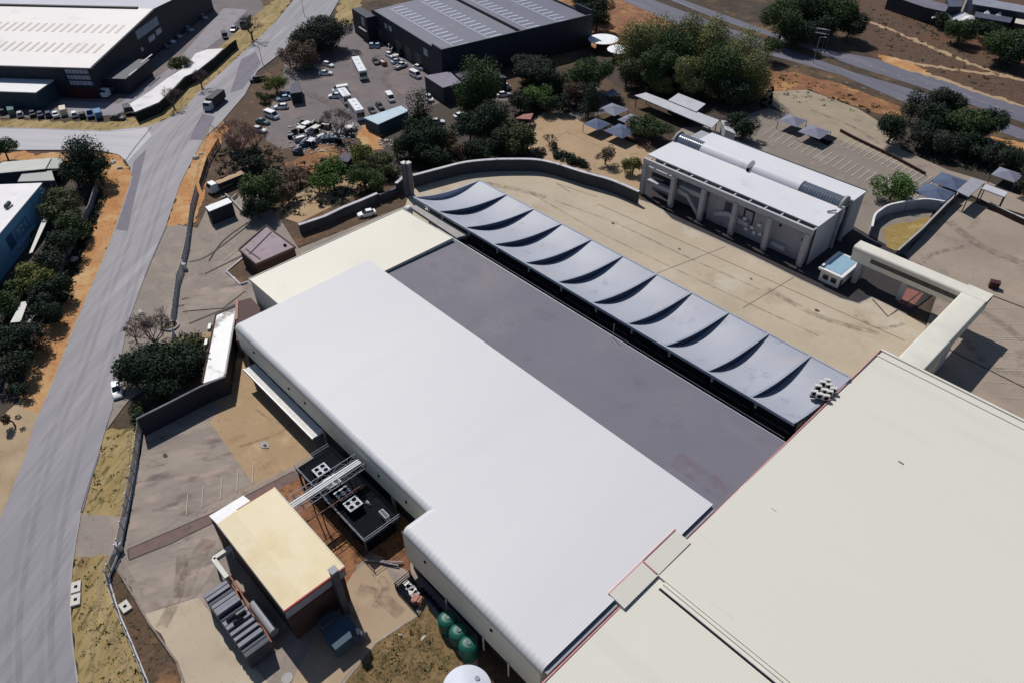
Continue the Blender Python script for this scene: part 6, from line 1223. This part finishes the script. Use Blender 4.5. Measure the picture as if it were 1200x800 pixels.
# left verge
T_(97, 188, 5.2, 10, 'conif', 'tall dark feathery tree at the road corner, upper of the left verge trees', 'tall'); T_(112, 196, 3.6, 8, 'conif', 'smaller dark feathery tree leaning toward the road corner'); T_(84, 200, 4.0, 8.5, 'conif', 'dark feathery tree beside the grey green lean-to roof')
T_(70, 238, 4.6, 7.5, 'olive', 'olive green spreading tree between blue warehouse and precast wall'); T_(2, 172, 3.4, 7, 'green', 'green tree cut by the left edge near the side road')
T_(38, 322, 3.9, 6.5, 'yellow', 'light green bushy tree near the end of the thin white roof'); T_(22, 334, 2.8, 5, 'green', 'green tree tucked left of the light green bushy tree')
for x, y, r_, h, k, lab in ((84, 262, 3.4, 6.5, 'green', 'green tree right below the olive tree, along the precast wall'), (72, 285, 3.8, 6.5, 'dark', 'dark evergreen beside the thin white roof, along the precast wall'), (63, 305, 3.0, 6, 'bluegr', 'dusky tree above the light green bushy tree, along the precast wall'), (58, 335, 3.6, 6, 'dark', 'dark evergreen where the precast wall ends'), (46, 350, 2.8, 5, 'bluegr', 'dusky tree above the two narrow pale shed roofs'), (55, 362, 3.2, 5, 'dark', 'dark evergreen at the orange verge right of the narrow shed roofs'),
                           (6, 352, 2.8, 6, 'green', 'green tree at the left edge beside the narrow shed roofs'), (26, 392, 3.4, 5.5, 'bluegr', 'dusky tree just below the narrow pale shed roofs'), (10, 400, 3.2, 6, 'dark', 'dark evergreen at the left edge below the shed roofs'), (40, 396, 2.6, 4.5, 'brown', 'brownish shrub tree at the verge edge below the sheds'), (20, 425, 3.0, 5, 'dark', 'dark evergreen above the navy car at the left edge'), (4, 432, 2.6, 5, 'bluegr', 'dusky tree almost hidden at the left edge'), (22, 455, 1.8, 3.2, 'dark', 'small dark tree lowest on the left verge'), (12, 490, 1.4, 3.1, 'brown', 'tiny brown tree at the left edge above the pale verge')):
    T_(x, y, r_, h, k, lab)
# junction and street trees
T_(210, 72, 3.6, 6.5, 'olive', 'small yellow green tree standing through the long white carport'); T_(352, 62, 6.0, 8, 'brown', 'brownish leafless looking tree left of the big round dark tree', dens=.7)
T_(385, 38, 7.2, 9.5, 'bluegr', 'big round dark tree at the top of the scrapyard, right of two'); T_(362, 44, 6.4, 9, 'bluegr', 'big round dark tree at the top of the scrapyard, left of two'); T_(373, 34, 5.0, 9.5, 'dark', 'dark tree rising behind the two big round dark trees')
T_(322, 97, 3.6, 5.5, 'yellow', 'yellow green tree beside the black pickup on the upper road'); T_(308, 112, 2.0, 3.2, 'olive', 'small olive tree below the yellow green street tree')
bare(204, 127, 3.8, 6.5, 'small bare tree at the lower end of the long carport screen'); bare(237, 104, 3.4, 6, 'small bare tree halfway up the long carport screen'); bare(296, 47, 5.0, 9, 'bare street tree beside the small dark truck'); bare(340, 78, 4.2, 7, 'bare reddish tree left of the brownish tree by the lot', m_barer)
bare(283, 186, 7.6, 10.5, 'large reddish bare tree between the upper road and the crowded parked cars', m_barer, 5); bare(300, 180, 5.0, 8, 'dark bare tree just right of the large reddish bare tree')
bare(398, 168, 6.0, 9, 'bare tree spreading over the scrap heap', m_bare, 5); bare(184, 408, 5.0, 7.5, 'bare tree rising behind the dark evergreen by the road', m_bare, 5); bare(160, 400, 2.6, 4, 'low leafless bush left of the bare tree behind the road evergreen')
T_(290, 186, 4.2, 5.0, 'bluegr', 'dark low spreading tree under the large reddish bare tree', 'flat'); T_(272, 166, 2.4, 4, 'brown', 'brown bush at the kerb beside the large reddish bare tree')
T_(304, 222, 4.8, 8, 'green', 'dense green tree right of the sandy loaded truck'); T_(300, 240, 3.6, 6, 'dark', 'dark tree in front of the dense green tree near the security hut'); T_(318, 212, 2.8, 5, 'olive', 'olive tree right of the dense green tree')
T_(388, 203, 4.4, 7.5, 'bright', 'light green tree with a clear trunk above the retaining wall'); T_(372, 212, 2.4, 5, 'bright', 'low light green bough tree left of the clear trunked tree')
T_(425, 203, 4.0, 6.5, 'green', 'green tree right of the clear trunked light tree'); T_(441, 212, 3.2, 5.5, 'green', 'smaller green tree above the dark low wall'); T_(426, 180, 3.8, 5.5, 'yellow', 'yellow green tree at the corner of the orange earth patch'); T_(452, 190, 3.4, 5.5, 'olive', 'dull olive tree under the rubble heap')
T_(335, 225, 2.8, 4, 'brown', 'brown bush tree on the slope left of the light green tree', dens=.7); T_(350, 205, 2.6, 4, 'brown', 'brown bush tree on the slope behind the light green tree', dens=.7); T_(374, 236, 1.0, 1.8, 'dark', 'small dark shrub at the foot of the clear trunked tree', 'shrub', name='shrub')
# dark belt in the centre
T_(493, 132, 4.2, 12, 'dark', 'tall very dark conifer right of the blue shelter', 'tall'); T_(481, 150, 4.2, 8, 'dark', 'dark tree under the blue shelter end'); T_(500, 160, 5.4, 9, 'dark', 'broad dark tree in front of the tall dark conifer'); T_(478, 172, 4.2, 6.5, 'dark', 'dark tree just above the rubble and flues'); T_(512, 178, 4.6, 6.5, 'dark', 'dark tree behind the curved wall, left end'); T_(524, 165, 3.0, 5, 'brown', 'brownish small tree between the dark trees behind the curved wall')
T_(563, 100, 5.6, 17, 'green', 'tallest green tree standing in front of the dark factory', 'tall', dens=1.2); T_(549, 112, 4.0, 14, 'green', 'narrow left companion of the tallest green tree', 'tall'); T_(572, 138, 5.4, 10, 'dark', 'dark tree at the foot of the tallest green tree, right'); T_(550, 150, 4.8, 8.5, 'dark', 'dark tree at the foot of the tallest green tree, left'); T_(588, 160, 3.6, 6.5, 'dark', 'dark tree left of the drooping pale green tree'); T_(562, 172, 4.2, 6, 'dark', 'dark tree behind the middle of the curved wall')
T_(538, 176, 2.6, 5, 'brown', 'reddish brown bush left of the middle of the curved wall')
T_(603, 160, 5.0, 6.5, 'olive', 'drooping pale green tree behind the curved wall'); T_(618, 164, 3.0, 5.2, 'green', 'green companion right of the drooping pale tree')
T_(622, 78, 7.6, 8, 'bluegr', 'wide flat topped dark tree against the factory end wall', 'flat', dens=1.3); T_(640, 92, 4.2, 7, 'bluegr', 'dark tree right below the wide flat topped tree'); T_(630, 110, 4.4, 6, 'bright', 'vivid green tree in the dark belt, above the red shelter'); T_(643, 118, 3.4, 5.5, 'green', 'green tree right of the vivid green tree'); T_(610, 118, 3.6, 6, 'dark', 'dark tree left of the vivid green tree')
T_(693, 84, 6.2, 11, 'green', 'tall dense green tree below the round white tanks'); T_(664, 92, 4.6, 7, 'olive', 'olive tree left of the tall dense green tree'); T_(690, 118, 3.4, 9, 'dark', 'slim very dark tree below the tall dense green tree', 'tall'); T_(676, 106, 3.8, 7, 'brown', 'reddish olive tree between the dense green tree and the dark belt'); T_(660, 118, 3.4, 5.5, 'bluegr', 'dusky tree at the top of the sandy court')
T_(700, 14, 6.2, 11, 'dark', 'very dark tree behind the dark factory corner, right of two'); T_(690, 4, 6.0, 10, 'dark', 'very dark tree behind the dark factory corner, left of two')
# eucalyptus belt
gum = 'belt of gum trees below the highway'
for x, y, r_, h, k, lab in ((745, 62, 6.6, 13, 'gum', 'leftmost tall gum tree, beside the round white tank'), (768, 50, 6.2, 13, 'gum', 'second tall gum tree from the left, at the back of the belt'), (790, 68, 6.8, 13, 'green', 'dark green gum tree near the middle of the belt'), (812, 52, 6.6, 14, 'gum', 'tall gum tree at the back, middle of the belt'), (838, 62, 7.0, 14, 'gum', 'pale crowned gum tree right of the middle of the belt'), (864, 74, 7.2, 14, 'gum', 'broad gum tree toward the right of the belt'), (882, 92, 5.8, 12, 'gum', 'rightmost gum tree of the belt, above the dark car park'), (846, 92, 6.6, 12, 'green', 'green gum tree in front, right part of the belt'), (815, 88, 6.2, 11, 'gum', 'gum tree in front, middle of the belt'), (770, 80, 6.0, 11, 'green', 'green gum tree in front, left part of the belt'), (735, 84, 4.6, 8, 'olive', 'low olive tree at the left foot of the belt'), (862, 108, 4.8, 8, 'dark', 'dark tree at the right foot of the belt')):
    T_(x, y - 4, r_ * (1.0 if h > 10 else .95), h * 1.12, k, lab, 'tall' if h > 11 else 'round', grp=gum, dens=1.1)
T_(777, 98, 3.8, 5.5, 'yellow', 'small round yellow tree behind the long narrow walkway roof'); T_(757, 147, 5.0, 5.5, 'green', 'wide thin crowned tree between shade tents and office', 'flat', dens=.9); T_(775, 152, 3.4, 5, 'green', 'thin crowned tree near the office corner', 'flat', dens=.9)
T_(872, 147, 4.4, 6.5, 'dark', 'round dark tree behind the office roof, by the walkway end'); T_(742, 194, 2.8, 4.2, 'yellow', 'small yellow green tree at the left office column'); T_(710, 180, 2.8, 5, 'brown', 'sparse brown tree on the sandy court edge', dens=.6)
T_(1048, 219, 4.4, 5.6, 'bright', 'round bright green tree alone in the car park right of the office')
for x, y, r_, lab in ((655, 178, 2.0, 'dark clipped shrub, first from the left along the court edge'), (664, 183, 2.0, 'dark clipped shrub, second from the left along the court edge'), (674, 187, 2.0, 'dark clipped shrub, third from the left along the court edge'), (684, 190, 2.0, 'dark clipped shrub at the right end of the court edge')): T_(x, y, r_, 2.2, 'dark', lab, 'shrub', name='shrub', grp='clipped shrubs on the court edge')
for x, y, r_, k, lab in ((596, 178, 1.8, 'brown', 'round straw coloured bush under the drooping tree, left'), (613, 174, 1.6, 'brown', 'round straw coloured bush under the drooping tree, right'), (634, 176, 1.6, 'brown', 'reddish bush left of the clipped shrubs'), (648, 168, 1.4, 'brown', 'twiggy brown bush above the clipped shrubs')): T_(x, y, r_, 2.4, k, lab, 'shrub', name='bush')
bare(643, 172, 1.8, 3.6, 'little bare tree at the left end of the clipped shrubs')
# top right
for x, y, r_, h, k, lab in ((918, 22, 7.6, 13, 'green', 'large green tree left in the group above the highway sign'), (945, 8, 8.0, 14, 'dark', 'large dark tree at the back above the highway sign'), (978, 14, 7.6, 13, 'green', 'large green tree right in the group above the highway sign'), (962, 28, 5.4, 10, 'dark', 'dark tree directly behind the highway sign gantry'), (996, 30, 5.0, 9, 'dark', 'dark tree at the right end above the highway'), (902, 54, 4.0, 8, 'green', 'small green tree at the highway edge left of the gantry'), (936, 36, 5.6, 10, 'dark', 'dark tree in the front left of the group by the gantry'), (1128, 34, 5.2, 8, 'green', 'green tree below the white chimney pipe'), (1104, 22, 3.0, 5, 'dark', 'small dark tree left of the chimney pipe tree'),
                           (1178, 52, 7.0, 9.5, 'green', 'big bushy green tree at the right end of the field, left of two'), (1200, 58, 6.6, 9.5, 'dark', 'big bushy dark tree cut by the right edge of the field'), (1160, 34, 4.2, 6, 'dark', 'low dark tree between chimney tree and bushy tree'),
                           (1047, 148, 4.6, 8, 'dark', 'dark tree at the left end of the clump by the pale car park'), (1103, 116, 4.2, 9, 'bluegr', 'dusky open crowned tree at the top of the highway clump'), (1122, 122, 4.0, 8, 'dark', 'dark tree right of the open crowned tree in the clump'), (1100, 142, 5.2, 9, 'dark', 'dark tree in the middle of the highway clump'), (1126, 146, 5.6, 9, 'green', 'dark green tree right of the clump centre'), (1152, 142, 5.4, 9, 'dark', 'dark tree at the right end of the highway clump'), (1080, 158, 3.8, 6, 'bluegr', 'low dusky tree on the lower left of the clump'), (1112, 166, 4.2, 6, 'bluegr', 'low dusky tree under the middle of the clump'), (1142, 170, 4.2, 6, 'dark', 'low dark tree under the right of the clump'), (1166, 182, 3.6, 5.5, 'bluegr', 'dusky tree left of the dull grey shade tent'), (1188, 182, 3.8, 6, 'dark', 'dark tree behind the dull grey shade tent'), (1206, 210, 3.6, 6, 'dark', 'dark tree cut by the right edge near the brick wall')):
    T_(x, y, r_, h, k, lab)
T_(1072, 124, 3.0, 9, 'dark', 'narrow dark cypress between the pale car park and highway', 'tall')
# by the main road
T_(175, 428, 5.2, 7, 'dark', 'broad dark evergreen overhanging the road, left part', dens=1.3); T_(200, 420, 5.0, 7.5, 'dark', 'broad dark evergreen behind the tall dark wall, middle'); T_(152, 432, 2.8, 5, 'dark', 'dark bough tree over the parked white car'); T_(190, 452, 3.6, 5.5, 'dark', 'dark evergreen low against the tall dark wall'); T_(225, 405, 3.6, 4.5, 'olive', 'olive brown bush tree left of the patched white roof', dens=.8); T_(222, 430, 3.2, 4.5, 'brown', 'brown bush tree between the evergreens and the patched shed', dens=.8)
T_(163, 490, 1.5, 2.6, 'dark', 'dark shrub at the left end of the tall dark wall', 'shrub', name='shrub'); T_(160, 476, 1.3, 2.4, 'green', 'green shrub above the left end of the tall dark wall', 'shrub', name='shrub')
# loose ground cover: countless tufts
def tufts(name, lab, regions, n, size, kind, seed):
    g = np.random.default_rng(seed); out = []
    for reg, k in regions:
        W_ = [P2(*q) for q in reg]; xs = [q[0] for q in W_]; ys = [q[1] for q in W_]; cnt = 0
        while cnt < k:
            x = g.uniform(min(xs), max(xs)); y = g.uniform(min(ys), max(ys)); ins = False; j = len(W_) - 1
            for i in range(len(W_)):
                if (W_[i][1] > y) != (W_[j][1] > y) and x < (W_[j][0] - W_[i][0]) * (y - W_[i][1]) / (W_[j][1] - W_[i][1]) + W_[i][0]: ins = not ins
                j = i
            if not ins: continue
            cnt += 1; s_ = size * g.uniform(.4, 1.3); m_ = 14; v = g.normal(size=(m_, 3)) * [s_, s_, s_ * .4]; v[:, 2] = np.abs(v[:, 2]); c = v + [x, y, .02]
            a = g.normal(size=(m_, 3)) * s_ * .45; b = g.normal(size=(m_, 3)) * s_ * .3; out.append(np.stack([c - a, c - b, c + a, c + b], 1).reshape(-1, 3))
    o = leaf_mesh(np.concatenate(out), name, LM[kind], None); return tag(o, lab, 'ground cover', kind='stuff')
R_verge = [(121, 508), (160, 506), (150, 560), (142, 602), (97, 600)]; R_v2 = [(86, 656), (124, 656), (128, 690), (168, 800), (96, 800)]; R_lawn = [(490, 726), (545, 790), (410, 800), (445, 754)]; R_top = [(-10, 143), (150, 147), (240, 84), (240, 76), (150, 152), (-10, 151)]
tufts('dry_grass_tufts', 'dry olive weeds dotted over the verges and the brown lawn', [(R_verge, 60), (R_v2, 160), (R_lawn, 320), ([(140, 672), (175, 735), (205, 790), (172, 790), (150, 745)], 60)], 0, .22, 'olive', 3)
tufts('field_scrub', 'low dark scrub scattered over the field beyond the highway', [([(1010, 10), (1190, 40), (1200, 120), (1040, 66)], 170), ([(700, 40), (880, 75), (890, 105), (720, 80)], 120), ([(915, 82), (1050, 128), (1040, 140), (905, 115)], 90)], 0, .36, 'olive', 4)
tufts('scrub', 'dark brush and undergrowth between the trees behind the curved wall', [([(460, 165), (600, 170), (600, 184), (500, 200), (465, 205)], 420), ([(255, 175), (330, 170), (345, 240), (330, 255), (300, 225), (255, 205)], 260), ([(590, 120), (700, 95), (700, 135), (640, 130), (600, 160)], 260), ([(1050, 160), (1180, 175), (1200, 205), (1160, 205), (1090, 190)], 420), ([(340, 195), (445, 175), (470, 210), (440, 224), (350, 255), (335, 250)], 260)], 0, .42, 'bluegr', 5)
tufts('verge_brush', 'dark weeds creeping along the foot of the precast wall', [([(108, 225), (124, 232), (96, 300), (80, 350), (62, 366), (64, 330), (90, 285)], 520), ([(0, 330), (50, 340), (60, 372), (20, 440), (0, 460)], 420), ([(200, 395), (235, 390), (228, 440), (190, 460)], 120)], 0, .4, 'dark', 6)
